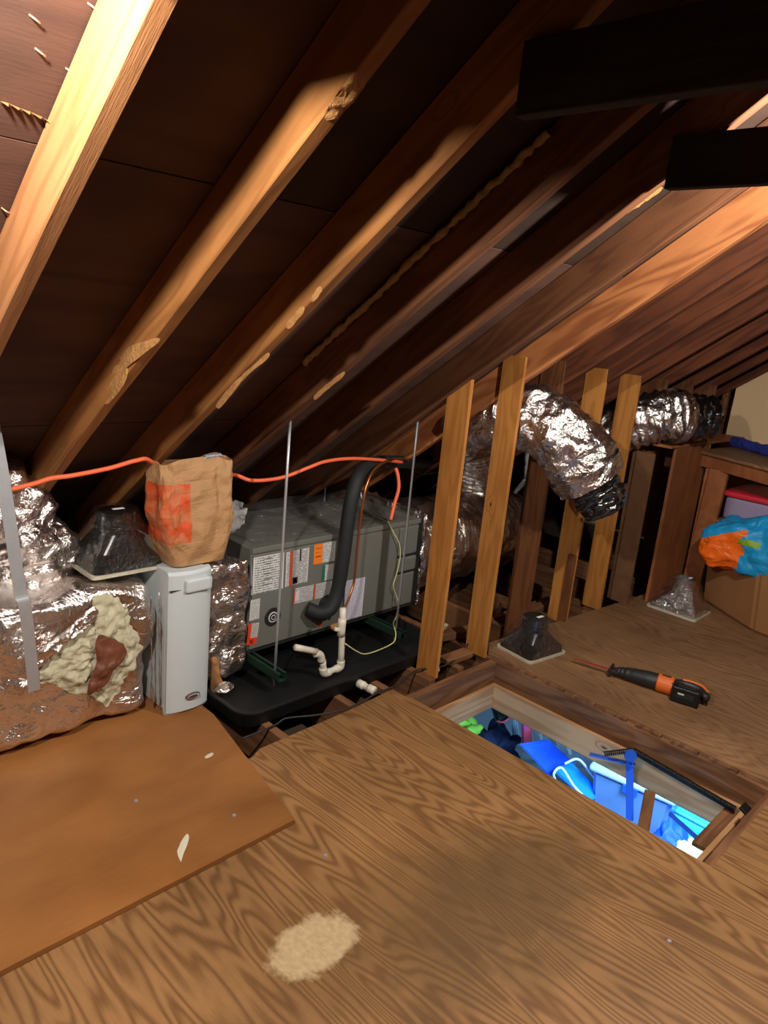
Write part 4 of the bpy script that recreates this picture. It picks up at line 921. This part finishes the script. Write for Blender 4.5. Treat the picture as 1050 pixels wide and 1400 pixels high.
def heap(name, label, cat, px, py, z, sx, sy, sz, mat, seed, amp=.08):
    c = at(px, py, z); o = crumple(name, c-Vector((sx, sy, sz)), c+Vector((sx, sy, .0)), min(sx, sy, sz/2)*.7, amp, 5, M[mat], None, cuts=18, seed=seed); return tag(o, label, cat)
ZF = -2.399
def hp(name, label, cat, px, py, zt, sx, sy, mat, seed, amp=.07): return heap(name, label, cat, px, py, zt, sx, sy, zt-ZF, mat, seed, amp)
hp('crumpled_shirt', 'crumpled lime green cloth at the left end of the ladder opening', 'cloth', 632, 973, -1.5, .20, .20, 'lime', 1)
hp('blue_shirt', 'bright blue cloth beneath the lime green one', 'cloth', 646, 1003, -1.9, .16, .12, 'seat_blue2', 2)
hp('backpack', 'dark navy backpack slumped below the left end of the ladder opening', 'bag', 676, 990, -1.65, .24, .26, 'navy', 3)
o = slab('pouch', [at(672, 958, -1.45), at(684, 956, -1.45), at(697, 980, -1.5), at(680, 986, -1.5)], .06, M['unit_dark'], None); tag(o, 'dark flat pouch with pink piping on the navy backpack', 'pouch')
tube('piping', [at(679, 986, -1.49), at(688, 987, -1.49), at(697, 981, -1.49)], .007, M['pink'], o, ns=6)
hp('white_papers', 'loose white and pale blue papers below the navy backpack', 'papers', 690, 1022, -1.9, .22, .18, 'greyc', 5)
o = slab('wrapped_picture', [at(712, 975, -1.2), at(723, 974, -1.2), at(727, 1008, -1.75), at(713, 1018, -1.8)], .04, M['pink'], None); tag(o, 'red and clear plastic-wrapped package leaning behind the blue chair', 'package')
for i, (a, b, c_, d_2, m, lb) in enumerate((((698, 963), (706, 968), (713, 1018), (704, 1016), 'greyc', 'narrow grey board standing beside the navy backpack'), ((728, 970), (736, 974), (742, 1010), (732, 1010), 'paper', 'white board leaning just right of the wrapped package'), ((742, 978), (752, 983), (766, 1016), (754, 1014), 'greyc', 'pale board leaning behind the blue chair back'), ((757, 985), (772, 992), (782, 1030), (770, 1028), 'paper', 'broad white board leaning left of the plastic tubs'), ((778, 993), (812, 1012), (820, 1050), (790, 1045), 'greyc', 'pale blue-lit panel behind the blue ladder arm'))):
    o = slab('leaning_board', [at(*a, -1.3), at(*b, -1.3), at(*c_, -2.1), at(*d_2, -2.1)], .03, M[m], None); tag(o, lb, 'board', 'boards leaning in the room below')
t = thing('folding_chair', 'blue folding beach chair with white tube frame seen through the hatch', 'chair', at(760, 1060, -2.4))
slab('backrest', [at(711, 1018, -1.6), at(750, 1012, -1.6), at(788, 1045, -1.85), at(752, 1062, -1.85)], .03, M['seat_blue'], t)
slab('seat', [at(757, 1052, -1.75), at(780, 1040, -1.75), at(826, 1086, -1.9), at(806, 1094, -1.9)], .03, M['seat_blue2'], t)
tube('frame', [at(762, 1072, -1.8), at(757, 1058, -1.68), at(768, 1050, -1.66), at(785, 1075, -1.8), at(805, 1095, -1.9)], .010, M['paper'], t, n=40, ns=8)
tube('frame', [at(772, 1044, -1.66), at(790, 1038, -1.62), at(806, 1055, -1.75), at(822, 1078, -1.88)], .010, M['paper'], t, n=40, ns=8)
tube('leg', [at(716, 1022, -1.65), at(716, 1022, -1.65)*.5+at(740, 1040, -2.39)*.5, at(740, 1040, -2.39)], .012, M['paper'], t, n=8, ns=8)
for i, (px, py, zt, lb, lidm) in enumerate(((878, 1050, -1.62, 'frosted storage tub with pale lid, upper tub of the stack below the hatch', 'greyc'), (872, 1084, -2.06, 'frosted storage tub with blue clip, lower tub of the stack below the hatch', 'greyc'))):
    c = at(px, py, zt); c2 = Vector((c.x, c.y, zt)); z0 = [-2.06, ZF][i]; t = thing('storage_tub', lb, 'storage tub', (c.x, c.y, z0), 'stacked storage tubs', (0, 0, .15))
    bm = bmesh.new(); h_ = zt-z0-.04; L = []
    for f, z in ((.86, 0.0), (.98, h_)):
        L.append([bm.verts.new((sx*.25*f, sy*.32*f, z)) for sx, sy in ((1, 1), (-1, 1), (-1, -1), (1, -1))])
    for k in range(4): bm.faces.new((L[0][k], L[0][(k+1) % 4], L[1][(k+1) % 4], L[1][k]))
    bm.faces.new(L[0]); bm.faces.new(L[1]); bmesh.ops.bevel(bm, geom=bm.edges[:], offset=.03, segments=3, affect='EDGES'); finish('tub_body', bm, M['tub'], t, local=True)
    bm = bmesh.new(); bm_box(bm, (0, 0, h_+.016), (.54, .68, .05), bev=.02, seg=2); bm_box(bm, (0, 0, h_+.033), (.44, .58, .02), bev=.005, seg=2); ld = finish('lid', bm, M[lidm], t, local=True)
    bm = bmesh.new(); bm_box(bm, (-.272, .0, h_-.03), (.012, .12, .07), bev=.004); finish('clip', bm, M['seat_blue'], t, local=True)
c = at(962, 1100, -1.95); t = thing('cyan_crate', 'light cyan box at the right end below the hatch', 'box', (c.x, c.y, ZF)); crumple('crate_body', (c.x-.3, c.y-.42, ZF), (c.x+.3, c.y+.30, -1.95), .03, 0, 1, M['cyanbox'], t, cuts=6); box('crate_lid', (c.x-.31, c.y-.43, -1.95), (c.x+.31, c.y+.31, -1.92), M['cyanbox'], t, bev=.01)
hp('blue_bedding', 'slate blue folded cloth in front of the cyan box', 'cloth', 922, 1134, -1.8, .22, .22, 'seat_blue', 7)
hp('cream_cloth', 'cream patterned cloth at the right corner below the hatch', 'cloth', 952, 1158, -1.75, .14, .16, 'cream', 8)
